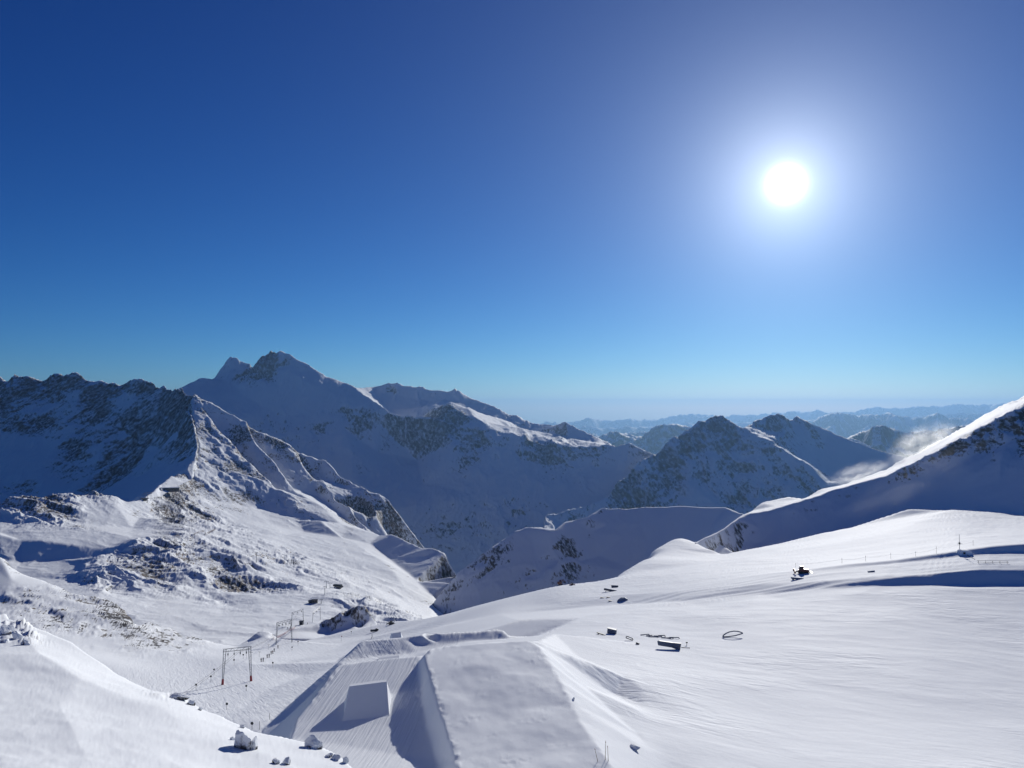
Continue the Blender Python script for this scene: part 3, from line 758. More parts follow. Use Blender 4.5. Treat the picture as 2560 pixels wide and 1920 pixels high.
# knolls left of the lift
s.line([(-120, 1370, 520, .3), (0, 1385, 500, .4), (12, 1388, 498, .7), (32, 1414, 490, .3), (58, 1431, 485, .1), (110, 1446, 480, .2), (145, 1460, 470, .3), (179, 1478, 460, .3), (246, 1486, 455, .3), (283, 1495, 450, .5), (307, 1512, 440, .8), (327, 1541, 425, .8), (340, 1562, 415, .3),
        (356, 1556, 440, .4), (376, 1544, 448, .7), (399, 1553, 445, .6), (434, 1564, 440, .5), (463, 1588, 430, .5), (492, 1590, 428, .5), (515, 1593, 425, .5), (535, 1608, 420, .3), (590, 1612, 430, 0), (625, 1604, 440, 0)],
       back=[(1.04, 18), (1.12, 60), (1.25, 120)])
s.line([(590, 1612, 430, 0), (606, 1598, 438, .1), (630, 1582, 446, .2), (650, 1568, 452, .5), (665, 1566, 452, .5), (685, 1580, 448, .2), (700, 1590, 448, 0)], back=[(1.03, 12), (1.1, 40)])
s.pts([(640, 1600, 430, 0), (665, 1590, 438, .1), (600, 1625, 405, 0), (30, 1450, 455, .05), (60, 1470, 440, .5), (120, 1480, 440, .4), (170, 1490, 440, .6), (60, 1510, 410, .6), (110, 1530, 400, .6), (150, 1520, 405, .5), (200, 1510, 420, .15), (240, 1520, 420, .5), (260, 1540, 405, .85), (290, 1540, 410, .9), (320, 1560, 400, .7), (240, 1560, 390, .3),
       (170, 1560, 380, .7), (140, 1570, 365, .5), (190, 1580, 370, .6), (250, 1600, 360, .1), (300, 1590, 375, .5), (330, 1610, 360, .5), (380, 1580, 400, .6), (400, 1610, 380, .6), (440, 1600, 400, .55), (470, 1620, 385, .3), (320, 1640, 340, .3), (400, 1640, 350, .2), (470, 1650, 340, .2), (540, 1640, 360, .15), (360, 1660, 320, .1),
       (200, 1640, 310, .1), (100, 1600, 340, .2), (0, 1560, 360, .3), (0, 1480, 430, .3), (-120, 1500, 420, .3), (-120, 1650, 320, .1), (300, 1690, 280, .1), (420, 1680, 300, .1), (520, 1640, 350, .1), (100, 1700, 270, .1), (0, 1700, 270)])
s.pts([(-120, 1960, 150), (200, 1960, 150), (500, 1960, 150), (640, 1900, 150), (400, 1850, 175), (100, 1850, 175)])
s.pts([(-120, 2150, 118), (300, 2150, 118), (600, 2150, 112), (690, 2150, 70), (900, 2150, 67), (1105, 2150, 67), (1150, 2150, 64.5), (1545, 2150, 65), (1720, 2150, 78), (2100, 2150, 80), (2760, 2150, 86)])
# park: embankment foot
s.line([(640, 1860, 160), (660, 1822, 172), (700, 1785, 188), (749, 1739, 212), (798, 1704, 235), (832, 1672, 262), (842, 1655, 285), (856, 1640, 300)])
# strip left edge, crest, right foot of the wall
s.line([(690, 1960, 86), (726, 1843, 103), (740, 1797, 109), (790, 1736, 117), (821, 1687, 124.5), (845, 1662, 128.5)])
s.line([(845, 1662, 128.5), (862, 1656, 129.5), (900, 1652, 130), (945, 1647, 130.5), (1000, 1641, 131), (1044, 1637, 131.3)], back=[(1.02, 1.5), (1.12, 11)])
s.line([(1105, 1960, 86.5), (1092, 1900, 94), (1070, 1820, 104), (1058, 1760, 112), (1050, 1700, 120.5), (1046, 1650, 129)])
s.line([(1150, 1960, 82), (1138, 1900, 88.5), (1118, 1840, 95), (1090, 1760, 104.5), (1074, 1700, 113), (1060, 1650, 122.5), (1062, 1634, 126), (1074, 1621, 129), (1110, 1613, 131), (1200, 1606, 132), (1260, 1602, 133), (1320, 1600, 133.5), (1345, 1612, 131), (1375, 1660, 121.5), (1400, 1700, 114.5), (1430, 1760, 105), (1455, 1810, 98), (1490, 1860, 92), (1530, 1920, 86), (1545, 1960, 82)])
s.line([(1062, 1634, 126), (1074, 1621, 129), (1110, 1613, 131), (1200, 1606, 132), (1260, 1602, 133)], back=[(1.025, 2.2), (1.10, 9.5)])
s.pts([(1180, 1660, 119.5), (1260, 1680, 116.5), (1320, 1700, 113.5), (1180, 1760, 105), (1280, 1780, 102.5), (1380, 1790, 100.5), (1230, 1880, 90.5), (1350, 1880, 90.5), (1440, 1880, 90), (1300, 1960, 82)])
# right flank of the tables down to the glacier
s.line([(1318, 1606, 140), (1350, 1608, 140), (1372, 1625, 138), (1410, 1665, 132.5), (1460, 1715, 125.5), (1530, 1780, 117), (1590, 1835, 109), (1660, 1900, 101), (1700, 1960, 95)])
s.pts([(1330, 1602, 150), (1350, 1600, 156), (1450, 1650, 163), (1385, 1585, 188), (1540, 1740, 137)])
# second table
s.line([(845, 1655, 192), (880, 1630, 198), (900, 1605, 204), (905, 1602, 205)])
s.line([(905, 1602, 205), (950, 1598, 206.5), (1000, 1594, 208), (1050, 1588, 209.5), (1056, 1585, 210)], back=[(1.02, 1.5), (1.12, 12)])
s.line([(1062, 1590, 207), (1059, 1581, 211), (1090, 1581, 212.5), (1150, 1578, 213), (1200, 1576, 213.5), (1240, 1570, 215), (1262, 1574, 213.5), (1275, 1590, 209.5)], back=[(1.02, 2.5), (1.12, 11)])
s.pts([(950, 1640, 198), (1000, 1636, 198.5), (1040, 1632, 199), (1066, 1612, 206), (1100, 1608, 207), (1150, 1606, 207.5), (1230, 1602, 208), (1310, 1598, 206), (1340, 1590, 215)])


def glacier_shape(x, y, z, rk):
    L = 16.0
    a, b = (x * 0.25 + y * 0.97) / L, (x * 0.97 - y * 0.25) / (L * 3.5)
    wv = fbm(x / 40, y / 40, 3, seed=90)
    sast = ridged(a * 1.5 + wv * 1.2, b * 1.5, 4, 0.5, 91)
    und = fbm(x / 60, y / 60, 4, 0.5, 92)
    rough = sstep(0.04, 0.4, rk)
    right = sstep(-30, 60, x)
    far = sstep(300, 400, y) * right
    z2 = z + right * (0.13 * sast + 0.5 * und) * sstep(95, 180, y) + far * 0.25 * sast + (1 - right) * 0.25 * und
    # ruts and berms along the cat track
    t_ = sstep(284, 292, y) * (1 - sstep(322, 328, y)) * sstep(20, 70, x)
    z2 = z2 + t_ * 0.45 * ridged((y + 6 * fbm(x / 40, y / 60, 2, seed=101)) / 5.5, x / 90, 3, 0.5, 102)
    # crumbled, trodden snow along the shaped edges of the park
    e_ = np.clip(GL.cur / 0.10, 0, 1) * (1 - sstep(230, 300, y)) * (np.abs(x + 5) < 60)
    z2 = z2 + e_ * sstep(-0.2, 0.3, fbm(x / 9, y / 9, 2, seed=108)) * (0.34 * fbm(x / 2.1, y / 3.0, 5, 0.6, 103) + 0.10 * fbm(x / 0.8, y / 1.1, 3, 0.5, 104))
    pk = (1 - sstep(140, 150, y)) * sstep(-11, -8, x) * (1 - sstep(9, 14, x))
    sc = sstep(0.12, 0.45, fbm(x / 6.0, y / 4.0, 3, 0.5, 105))
    z2 = z2 + pk * (0.10 * sc * fbm(x / 0.8, y / 0.8, 4, 0.6, 106) + 0.25 * fbm(x / 7, y / 9, 3, 0.5, 107))
    rib = ridged(x / 17 + fbm(x / 30, y / 30, 3, seed=97) * 0.8, y / 24, 6, 0.55, 93)
    det = fbm(x / 4.0, y / 4.0, 5, 0.6, 94)
    z2 = z2 + rough * (2.6 * rib * np.clip(rk + 0.25, 0, 1) + 0.35 * det * rk)

    def mask(nz, x, y, z, rk):
        steep = np.sqrt(np.clip(1 - nz * nz, 0, 1))
        n1 = fbm(x / 6.0, y / 6.0, 5, 0.62, 95)
        m = 0.5 + (rk - 0.42) * 1.2 + 1.3 * (steep - 0.5) + 0.6 * n1 - 0.4 * rib
        m = np.where(m > 0.38, 0.38 + 0.24 * np.tanh((m - 0.38) / 0.24), m)
        return np.where(rk > 0.02, m, -1.0)
    return z2, mask


def glacier_groom(x, y, z):
    strip = (1 - sstep(-13.5, -12.5, x + 0.012 * (y - 110))) * sstep(-40, -34, x) * (1 - sstep(225, 232, y)) * (1 - sstep(-58, -48, x - 0.1 * y) * 0)
    return strip * (1 - sstep(132, 150, y) * 0.3)


def glacier_ski(x, y, z):
    return (1 - sstep(-34, -26, x)) * sstep(150, 200, y) * (1 - sstep(520, 560, y)) * sstep(-190, -120, x)


def glacier_wind(x, y, z):
    return sstep(6, 22, x) * (0.25 + 0.75 * sstep(-0.25, 0.4, fbm(x / 45, y / 45, 3, 0.5, 111))) * (1 - sstep(276, 284, y) * (1 - sstep(326, 336, y)))


def glacier_hard(px, d, R):
    park = (px > 620) & (px < 1600) & (d < 330)
    edge = d > 640
    track = (px > 1300) & (d > 276) & (d < 345)
    knoll = (px < 1000) & (d > 380)
    return 1.0 * park + 0.75 * edge + 1.0 * track + 0.8 * knoll


s.build(-118, 2755, 66, 1000, 1010, 540, glacier_shape, M_GLAC, soft=2.0, soft2=(14.0, glacier_hard), extra={'groom': glacier_groom, 'ski': glacier_ski, 'wind': glacier_wind}, nu=1500, nv=1500, floor=0.25,
        label='wide white glacier with ski slope and groomed snow park', cat='glacier')

# ------------------------------------------------------------------ near slope, lower left
s = Sheet('foreground_slope')
NEAR = s
s.line([(-520, 1440, 66), (-200, 1500, 62), (0, 1543, 60, .3), (60, 1556, 58, .3), (120, 1572, 57), (180, 1605, 55), (240, 1650, 52), (300, 1688, 49.5), (360, 1715, 47.5), (420, 1740, 45.5), (440, 1738, 45, .2), (475, 1755, 43.5, .3), (520, 1781, 42), (560, 1795, 40.5), (640, 1828, 38), (720, 1846, 36), (760, 1856, 35), (800, 1868, 34), (850, 1892, 32.5), (890, 1925, 31), (930, 1980, 29)],
       back=[(1.04, 1.6), (1.2, 12), (1.5, 40)])
s.pts([(0, 1640, 44), (100, 1640, 45), (60, 1580, 54, .3), (200, 1700, 40), (300, 1740, 38), (420, 1780, 36), (0, 1740, 34), (150, 1760, 33.5), (300, 1800, 32.5), (450, 1820, 32.5), (550, 1850, 31.5), (600, 1860, 31), (700, 1900, 29.5), (0, 1850, 26.5), (200, 1860, 26.5), (400, 1880, 27), (600, 1930, 26.5), (800, 1960, 27.5), (-200, 1650, 42), (-200, 1800, 29)])
s.line([(-520, 2000, 17.5), (-200, 2000, 18), (300, 2000, 19), (600, 2010, 21), (1000, 2050, 25)])
s.line([(-520, 2400, 10), (300, 2400, 11), (700, 2400, 13), (1000, 2400, 16)])
s.pts([(-520, 1650, 43), (-520, 1800, 30)])


def near_shape(x, y, z, rk):
    und = fbm(x / 9, y / 9, 4, 0.5, 120)
    sast = ridged((x * 0.7 + y * 0.7) / 3.0, (x * 0.7 - y * 0.7) / 8.0, 5, 0.5, 121)
    z2 = z + 0.30 * und + 0.045 * sast + 0.02 * fbm(x / 0.6, y / 0.6, 4, 0.6, 122)
    lump = np.clip(fbm(x / 1.6, y / 1.6, 4, 0.55, 123), 0, 1)
    z2 = z2 + sstep(0.1, 0.3, rk) * lump * 0.9
    return z2, None


s.build(-515, 960, 10, 80, 620, 330, near_shape, M_FORE, soft=1.5, label='smooth snow slope in the lower left foreground', cat='snow slope')

# ================= OBJECTS
DG = bpy.context.evaluated_depsgraph_get()
DG.update()


def ground(px, py):
    """terrain point under a photo pixel"""
    hit, loc, nrm, i, o, m = SC.ray_cast(DG, (0, 0, 0), ray(px, py))
    return loc.copy() if hit else at(px, py, 400.0)


def drop(x, y):
    """terrain height under a plan position"""
    hit, loc, nrm, i, o, m = SC.ray_cast(DG, (x, y, 60.0), (0, 0, -1))
    return loc.z if hit else 0.0


def scale_at(p):
    return p.y / F_PX                                # metres per photo pixel at that distance


def plain(name, col, rough=0.6, metal=0.0, var=0.25, scale=6.0):
    """painted / weathered surface: colour with a little procedural variation"""
    m, nt, b = new_mat(name)
    n = nt.nodes.new('ShaderNodeTexNoise')
    n.inputs['Scale'].default_value = scale
    n.inputs['Detail'].default_value = 4
    tc = nt.nodes.new('ShaderNodeTexCoord')
    nt.links.new(tc.outputs['Object'], n.inputs['Vector'])
    mx = nt.nodes.new('ShaderNodeMix')
    mx.data_type = 'RGBA'
    mx.inputs[6].default_value = (*[c * (1 - var) for c in col], 1)
    mx.inputs[7].default_value = (*[min(1, c * (1 + var)) for c in col], 1)
    nt.links.new(n.outputs['Fac'], mx.inputs[0])
    nt.links.new(mx.outputs[2], b.inputs['Base Color'])
    b.inputs['Roughness'].default_value = rough
    b.inputs['Metallic'].default_value = metal
    return m


STEEL = plain('galvanised_steel', (0.20, 0.21, 0.23), 0.5, 0.3)
DARK = plain('dark_painted_metal', (0.035, 0.037, 0.042), 0.5)
RED = plain('red_pad', (0.30, 0.045, 0.05), 0.8)
ORANGE = plain('orange_machine_paint', (0.42, 0.14, 0.04), 0.6)
BROWNRED = plain('red_groomer_paint', (0.20, 0.05, 0.04), 0.5)
WOOD = plain('weathered_wood', (0.13, 0.085, 0.055), 0.8)
WALLG = plain('grey_hut_wall', (0.16, 0.15, 0.15), 0.8)
GLASS = plain('dark_window', (0.02, 0.025, 0.03), 0.15)
BLUEG = plain('blue_grey_plastic', (0.10, 0.13, 0.19), 0.5)
TARP = plain('blue_tarp', (0.12, 0.17, 0.28), 0.7)
SNOWM = plain('packed_snow', (0.905, 0.925, 0.94), 0.8, 0, 0.03, 1.5)
ROPE = plain('dark_rope', (0.03, 0.03, 0.03), 0.8)
NET = plain('orange_red_net', (0.35, 0.11, 0.09), 0.8)
BAMBOO = plain('bamboo', (0.25, 0.18, 0.09), 0.7)
SKIN = plain('skin', (0.45, 0.28, 0.2), 0.6)
PANTS = plain('dark_ski_trousers', (0.02, 0.022, 0.03), 0.8)
RUBBER = plain('black_rubber_track', (0.02, 0.02, 0.02), 0.8)


class MB:
    def __init__(self):
        self.v, self.f = [], []

    def box(self, c, s, rot=None):
        R = rot or Matrix.Identity(3)
        b = len(self.v)
        for dx in (-.5, .5):
            for dy in (-.5, .5):
                for dz in (-.5, .5):
                    self.v.append(Vector(c) + R @ Vector((dx * s[0], dy * s[1], dz * s[2])))
        for q in ((0, 1, 3, 2), (4, 6, 7, 5), (0, 4, 5, 1), (2, 3, 7, 6), (0, 2, 6, 4), (1, 5, 7, 3)):
            self.f.append(tuple(b + i for i in q))
        return self

    def bar(self, p, q, r, n=6, r2=None):
        p, q = Vector(p), Vector(q)
        d = (q - p).normalized()
        a = d.orthogonal().normalized()
        e = d.cross(a)
        b = len(self.v)
        for k, (c, rr) in enumerate(((p, r), (q, r2 if r2 is not None else r))):
            for i in range(n):
                t = 2 * math.pi * i / n
                self.v.append(c + a * (math.cos(t) * rr) + e * (math.sin(t) * rr))
        for i in range(n):
            j = (i + 1) % n
            self.f.append((b + i, b + j, b + n + j, b + n + i))
        self.f.append(tuple(b + i for i in reversed(range(n))))
        self.f.append(tuple(b + n + i for i in range(n)))
        return self

    def path(self, pts, r, n=6):
        for p, q in zip(pts[:-1], pts[1:]):
            self.bar(p, q, r, n)
        return self

    def prism(self, prof, axis, w):
        """extrude a closed 2D profile (in the plane across axis 'x' or 'y') to width w, centred"""
        b = len(self.v)
        n = len(prof)
        for s_ in (-.5, .5):
            for (u, z) in prof:
                self.v.append(Vector((s_ * w, u, z)) if axis == 'x' else Vector((u, s_ * w, z)))
        self.f.append(tuple(b + i for i in reversed(range(n))))
        self.f.append(tuple(b + n + i for i in range(n)))
        for i in range(n):
            j = (i + 1) % n
            self.f.append((b + i, b + j, b + n + j, b + n + i))
        return self

    def mesh(self, name, mat, smooth=False):
        me = bpy.data.meshes.new(name)
        me.from_pydata([tuple(v) for v in self.v], [], self.f)
        bm = bmesh.new()
        bm.from_mesh(me)
        bmesh.ops.recalc_face_normals(bm, faces=bm.faces)
        bm.to_mesh(me)
        bm.free()
        me.materials.append(mat)
        if smooth:
            me.polygons.foreach_set('use_smooth', [True] * len(me.polygons))
        return me

    def build(self, name, mat, parent=None, loc=None, smooth=False):
        o = bpy.data.objects.new(name, self.mesh(name, mat, smooth))
        COL.objects.link(o)
        if parent:
            o.parent = parent
        if loc is not None:
            o.location = loc
        return o


def tag(o, label, cat, group=None):
    o['label'] = label
    o['category'] = cat
    if group:
        o['group'] = group
    return o


def empty(name, loc, rz=0.0):
    o = bpy.data.objects.new(name, None)
    COL.objects.link(o)
    o.location = loc
    o.rotation_euler = (0, 0, rz)
    o.empty_display_size = 0.5
    return o


def copy_tree(o, parent=None):
    c = o.copy()
    COL.objects.link(c)
    c.parent = parent
    for ch in list(o.children):
        copy_tree(ch, c)
    return c


# ------------------------------------------------------------------ drag-lift portals
def lattice(mb, p, q, w, n, r):
    """two chords with rungs and a zig-zag, from p to q, spread w along x at the head"""
    p, q = Vector(p), Vector(q)
    o = Vector((w, 0, 0))
    mb.bar(p - o * .35, q - o, r)
    mb.bar(p + o * .35, q + o, r)
    last = None
    for i in range(1, n + 1):
        t = i / (n + 1)
        c = p.lerp(q, t)
        k = o * (.35 + .65 * t)
        mb.bar(c - k, c + k, r * .6, 4)
        if last:
            mb.bar(last[0] - last[1] if i % 2 else last[0] + last[1], c + k if i % 2 else c - k, r * .5, 4)
        last = (c, k)


def portal(left, right, h, label, pad=True, bar=False, hangers=4):
    """left/right: ground pixels of the two legs; h: height in m"""
    a, b = ground(*left), ground(*right)
    base = (a + b) / 2
    ax = (b - a)
    ang = math.atan2(ax.y, ax.x)
    W = math.hypot(ax.x, ax.y)
    root = empty('lift_pylon', base, ang)
    tag(root, label, 'lift pylon', 'drag lift portals')
    za, zb = a.z - base.z, b.z - base.z
    top = max(za, zb) + h
    inset = W * 0.07
    for sx, z0 in ((-1, za), (1, zb)):
        mb = MB()
        foot = Vector((sx * W / 2, 0, z0 - 0.6))
        head = Vector((sx * (W / 2 - inset), 0, top))
        lattice(mb, foot, head, 0.42, 7, 0.10)
        leg = mb.build('leg', STEEL, root)
        if pad:
            m2 = MB()
            m2.bar(foot, foot.lerp(head, 0.2), 0.46, 10, 0.36)
            m2.build('base_pad', RED, leg, smooth=False)
    mb = MB()
    x0 = W / 2 - inset + 0.6
    for zz in (0, -0.9):
        mb.bar((-x0, 0, top + zz + 0.2), (x0, 0, top + zz + 0.2), 0.10)
    n = 9
    for i in range(n):
        xa = -x0 + 2 * x0 * i / n
        xb = -x0 + 2 * x0 * (i + 1) / n
        z1, z2 = (top + .2, top - .7) if i % 2 else (top - .7, top + .2)
        mb.bar((xa, 0, z1), (xb, 0, z2), 0.06, 4)
    mb.build('crossbeam', STEEL, root)
    if bar:
        mb = MB()
        mb.bar((-W / 2 + inset * .4, 0, top - h * .55), (W / 2 - inset * .4, 0, top - h * .55), 0.09)
        mb.build('tie_bar', STEEL, root)
    for i in range(hangers):
        x = -W * 0.32 + W * 0.64 * i / max(1, hangers - 1)
        mb = MB()
        mb.bar((x, 0, top - .7), (x, 0, top - 1.5), 0.07, 4)
        mb.box((x, 0, top - 1.7), (0.35, 1.3, 0.28))
        mb.bar((x, 0.3, top - 1.8), (x, 0.3, top - 2.9 - (i % 2) * .8), 0.05, 4)
        mb.build('rope_hanger', DARK, root)
    return root, top + base.z


portal((556, 1712), (628, 1703), 11.6, 'nearest steel lift portal with red padded legs')
portal((690, 1612), (730, 1606), 11.4, 'second steel lift portal, behind the riders', pad=False)
portal((728, 1566), (759, 1561), 11.5, 'tall lift portal with a tie bar at the dark hut', pad=False, bar=True, hangers=3)
portal((781, 1556), (801, 1549), 8.5, 'small far lift portal beside the rock hill', pad=False, hangers=3)

tops = [(592, 1632), (712, 1568), (744, 1532)]
dist = [ground(592, 1707).y, ground(710, 1609).y, ground(744, 1563).y]
for sx, lab in ((-1, 'left haul rope of the drag lift, thin and sagging between the portals'), (1, 'right haul rope of the drag lift, thin and sagging between the portals')):
    pts = [at(x + sx * 800.0 / d, y, d) for (x, y), d in zip(tops, dist)]
    pts = [pts[0] + (pts[0] - pts[1]) * .9 + Vector((0, 0, -3))] + pts
    mb = MB()
    for a, b in zip(pts[:-1], pts[1:]):
        pr = None
        for i in range(13):
            t = i / 12
            q = a.lerp(b, t) - Vector((0, 0, 6.0 * t * (1 - t)))
            if pr is not None:
                mb.bar(pr, q, .035, 5)
            pr = q
    tag(mb.build('haul_rope', ROPE), lab, 'rope', 'haul ropes of the drag lift')

# ------------------------------------------------------------------ skiers
def person_mesh(name, jacket, stride=0.10, lean=0.0):
    """one continuous body grown from a jointed skeleton"""
    J = {'hip': (0, 0, .95, .15), 'waist': (0, .01 + lean * .2, 1.12, .145), 'chest': (0, .03 + lean * .5, 1.36, .175), 'neck': (0, .03 + lean * .7, 1.52, .065), 'head': (0, .05 + lean * .8, 1.62, .105), 'crown': (0, .05 + lean * .8, 1.74, .085)}
    E = [('hip', 'waist'), ('waist', 'chest'), ('chest', 'neck'), ('neck', 'head'), ('head', 'crown')]
    for s_, sx in (('l', -1), ('r', 1)):
        J['sh' + s_] = (sx * .20, .03 + lean * .5, 1.42, .085)
        J['el' + s_] = (sx * .27, .10 + lean * .5, 1.16, .062)
        J['wr' + s_] = (sx * .20, .30 + lean * .5, 1.06, .05)
        J['ha' + s_] = (sx * .18, .37 + lean * .5, 1.07, .05)
        J['hp' + s_] = (sx * .11, 0, .88, .12)
        J['kn' + s_] = (sx * .13, .07, .50, .085)
        J['an' + s_] = (sx * .14, -.02 + sx * stride, .10, .075)
        J['to' + s_] = (sx * .14, .16 + sx * stride, .05, .06)
        E += [('chest', 'sh' + s_), ('sh' + s_, 'el' + s_), ('el' + s_, 'wr' + s_), ('wr' + s_, 'ha' + s_), ('hip', 'hp' + s_), ('hp' + s_, 'kn' + s_), ('kn' + s_, 'an' + s_), ('an' + s_, 'to' + s_)]
    keys = list(J)
    me = bpy.data.meshes.new(name + '_skeleton')
    me.from_pydata([J[k][:3] for k in keys], [(keys.index(a), keys.index(b)) for a, b in E], [])
    ob = bpy.data.objects.new(name + '_skeleton', me)
    COL.objects.link(ob)
    sk = ob.modifiers.new('skin', 'SKIN')
    sk.use_smooth_shade = True
    for i, k in enumerate(keys):
        me.skin_vertices[0].data[i].radius = (J[k][3], J[k][3])
    me.skin_vertices[0].data[0].use_root = True
    ss = ob.modifiers.new('subdiv', 'SUBSURF')
    ss.levels = 1
    dg = bpy.context.evaluated_depsgraph_get()
    out = bpy.data.meshes.new_from_object(ob.evaluated_get(dg))
    bpy.data.objects.remove(ob)
    out.name = name
    out.materials.clear()
    for m in (jacket, PANTS, SKIN):
        out.materials.append(m)
    for p in out.polygons:
        z = p.center.z
        p.material_index = 1 if z < 0.98 else (2 if 1.55 < z < 1.68 else 0)
        p.use_smooth = True
    return out


JACKETS = [plain('black_jacket', (0.015, 0.016, 0.02), 0.8), plain('navy_jacket', (0.02, 0.035, 0.09), 0.8), plain('dark_red_jacket', (0.12, 0.02, 0.02), 0.8)]
BODY = [person_mesh('skier_body_%s' % c, JACKETS[i], 0.08 - 0.06 * i) for i, c in enumerate(('a', 'b', 'c'))]
hm = bpy.data.meshes.new('helmet')
bm = bmesh.new()
bmesh.ops.create_uvsphere(bm, u_segments=12, v_segments=8, radius=0.14)
bmesh.ops.delete(bm, geom=[v for v in bm.verts if v.co.z < -0.03], context='VERTS')
bm.to_mesh(hm)
bm.free()
hm.materials.append(DARK)
ski_me = MB().box((0, 0.05, 0.02), (0.085, 1.6, 0.025)).mesh('ski', DARK)


def skier(p, kind, rz, label, group, size=1.0):
    r = empty('person', p, rz)
    r.scale = (size,) * 3
    tag(r, label, 'person', group)
    b = bpy.data.objects.new('body', BODY[kind])
    COL.objects.link(b)
    b.parent = r
    h = bpy.data.objects.new('helmet', hm)
    COL.objects.link(h)
    h.parent = r
    h.location = (0, .05, 1.68)
    for sx in (-1, 1):
        k = bpy.data.objects.new('ski', ski_me)
        COL.objects.link(k)
        k.parent = r
        k.location = (sx * .14, sx * (0.08 - 0.06 * kind), 0)
    return r


up = math.pi + math.radians(-14)
GRP = 'skiers riding the drag lift'
for (px, py, kind, lab) in [(653, 1655, 0, 'left rider of the nearest pair on the lift track, dark clothes'), (658, 1654, 1, 'right rider of the nearest pair on the lift track, dark clothes'),
                            (668, 1645, 1, 'left rider of the middle pair on the lift track'), (673, 1644, 0, 'right rider of the middle pair on the lift track'),
                            (678, 1636, 0, 'left rider of the upper pair on the lift track'), (682, 1635, 2, 'right rider of the upper pair on the lift track'),
                            (685.5, 1629, 1, 'single rider just behind the upper pair on the lift track'), (695, 1621, 0, 'farthest single rider, below the second portal')]:
    skier(ground(px, py), kind, up, lab, GRP)
GRP = 'skiers waiting at the lower lift hut'
for (px, py, kind, lab) in [(719, 1573, 0, 'leftmost waiting skier on the ramp under the tall portal'), (726, 1571, 1, 'second waiting skier on the ramp, close to the red net'),
                            (740, 1567, 2, 'waiting skier right beside the dark hut'), (769, 1561, 0, 'lone standing skier right of the dark hut')]:
    skier(ground(px, py), kind, 0.6 * kind, lab, GRP)

# ------------------------------------------------------------------ marker poles along the run
def marker(px, base, top, label, head='disc', r=0.05):
    p = ground(px, base)
    h = max(1.4, (base - top) * scale_at(p))
    o = empty('marker_pole', p)
    tag(o, label, 'pole', 'marker poles along the run')
    MB().bar((0, 0, -0.3), (0, 0, h), r, 6).build('post', DARK, o)
    if head == 'disc':
        MB().bar((0, -0.06, h), (0, 0.06, h), 0.34, 12).build('round_sign', DARK, o)
    elif head == 'tee':
        MB().bar((-0.8, 0, h), (0.8, 0, h), 0.06, 6).build('cross_piece', DARK, o)
    elif head == 'flag':
        MB().box((0.3, 0, h - .2), (0.6, 0.03, 0.4)).build('flag', RED, o)
    return o


for a in [(615.6, 1728, 1715, 'round-headed marker pole below the right padded lift leg', 'disc'), (567, 1775, 1760, 'round-headed marker pole with long shadow above the foreground slope', 'disc'),
          (682, 1668, 1657, 'round-headed marker pole right of the nearest rider pair', 'disc'), (730, 1626, 1618, 'small marker pole under the right leg of the second portal', 'disc'),
          (608, 1648, 1637, 'small marker pole seen under the nearest portal beam, right of centre', 'disc'), (585, 1665, 1650, 'small marker pole seen under the nearest portal beam, left of centre', 'disc'),
          (527, 1705, 1691, 'round-headed marker pole left of the left padded leg', 'disc'), (535, 1688, 1674, 'round-headed marker pole higher up left of the nearest portal', 'disc'),
          (490, 1726, 1712, 'lowest marker pole far left of the nearest portal', 'disc'), (627, 1642, 1631, 'tee-shaped marker just right of the nearest portal beam', 'tee'), (671, 1624, 1612, 'tee-shaped marker between the two nearest portals', 'tee'),
          (648, 1643, 1630, 'bent marker pole left of the nearest rider pair', 'tee'), (745, 1612, 1604, 'marker pole right of the second portal leg', 'disc'), (674, 1799, 1784, 'thin bare pole at the left foot of the park bank', None),
          (649, 1824, 1804, 'leaning thin pole near the snowy rocks', None), (630, 1824, 1813, 'short dark ball-headed post behind the foreground slope', 'disc'), (853, 1603, 1590, 'flag pole beside the rough snow edge of the park', 'flag'), (878, 1586, 1579, 'tiny marker by the upper end of the run', 'disc')]:
    marker(*a)

# ------------------------------------------------------------------ lower hut on the ramp, net
def hut(name, px, py, w, d, h, label, wall=WALLG, roof=DARK, windows=2, legs=0.0, snow=True, rz=0.0, cat='hut', over=0.4, group=None):
    p = ground(px, py)
    r = empty(name, p, rz)
    tag(r, label, cat, group)
    MB().box((0, 0, legs + h / 2 - .25), (w, d, h + .5)).build('wall', wall, r)
    ro = MB().prism([(-d / 2 - over, legs + h), (d / 2 + over, legs + h + d * 0.12), (d / 2 + over, legs + h + d * 0.12 + .28), (-d / 2 - over, legs + h + .28)], 'x', w + 2 * over).build('roof', roof, r)
    if snow:
        MB().prism([(-d / 2 - over + .1, legs + h + .3), (d / 2 + over - .1, legs + h + d * .12 + .3), (d / 2 + over - .2, legs + h + d * .12 + .7), (-d / 2 - over + .2, legs + h + .65)], 'x', w + 2 * over - .3).build('snow_cap', SNOWM, ro)
    for i in range(windows):
        x = -w / 2 + w * (i + .5) / windows
        wn_ = MB().box((x, -d / 2 - .02, legs + h * .55), (w / windows * .62, .12, h * .42)).build('window', GLASS, r)
        MB().box((x, -d / 2 - .06, legs + h * .55 - h * .23), (w / windows * .7, .16, .08)).build('sill', STEEL, wn_)
    if legs > 0:
        for sx in (-1, 1):
            for sy in (-1, 1):
                MB().bar((sx * w * .42, sy * d * .42, -.5), (sx * w * .42, sy * d * .42, legs + .1), .16).build('leg', STEEL, r)
    return r


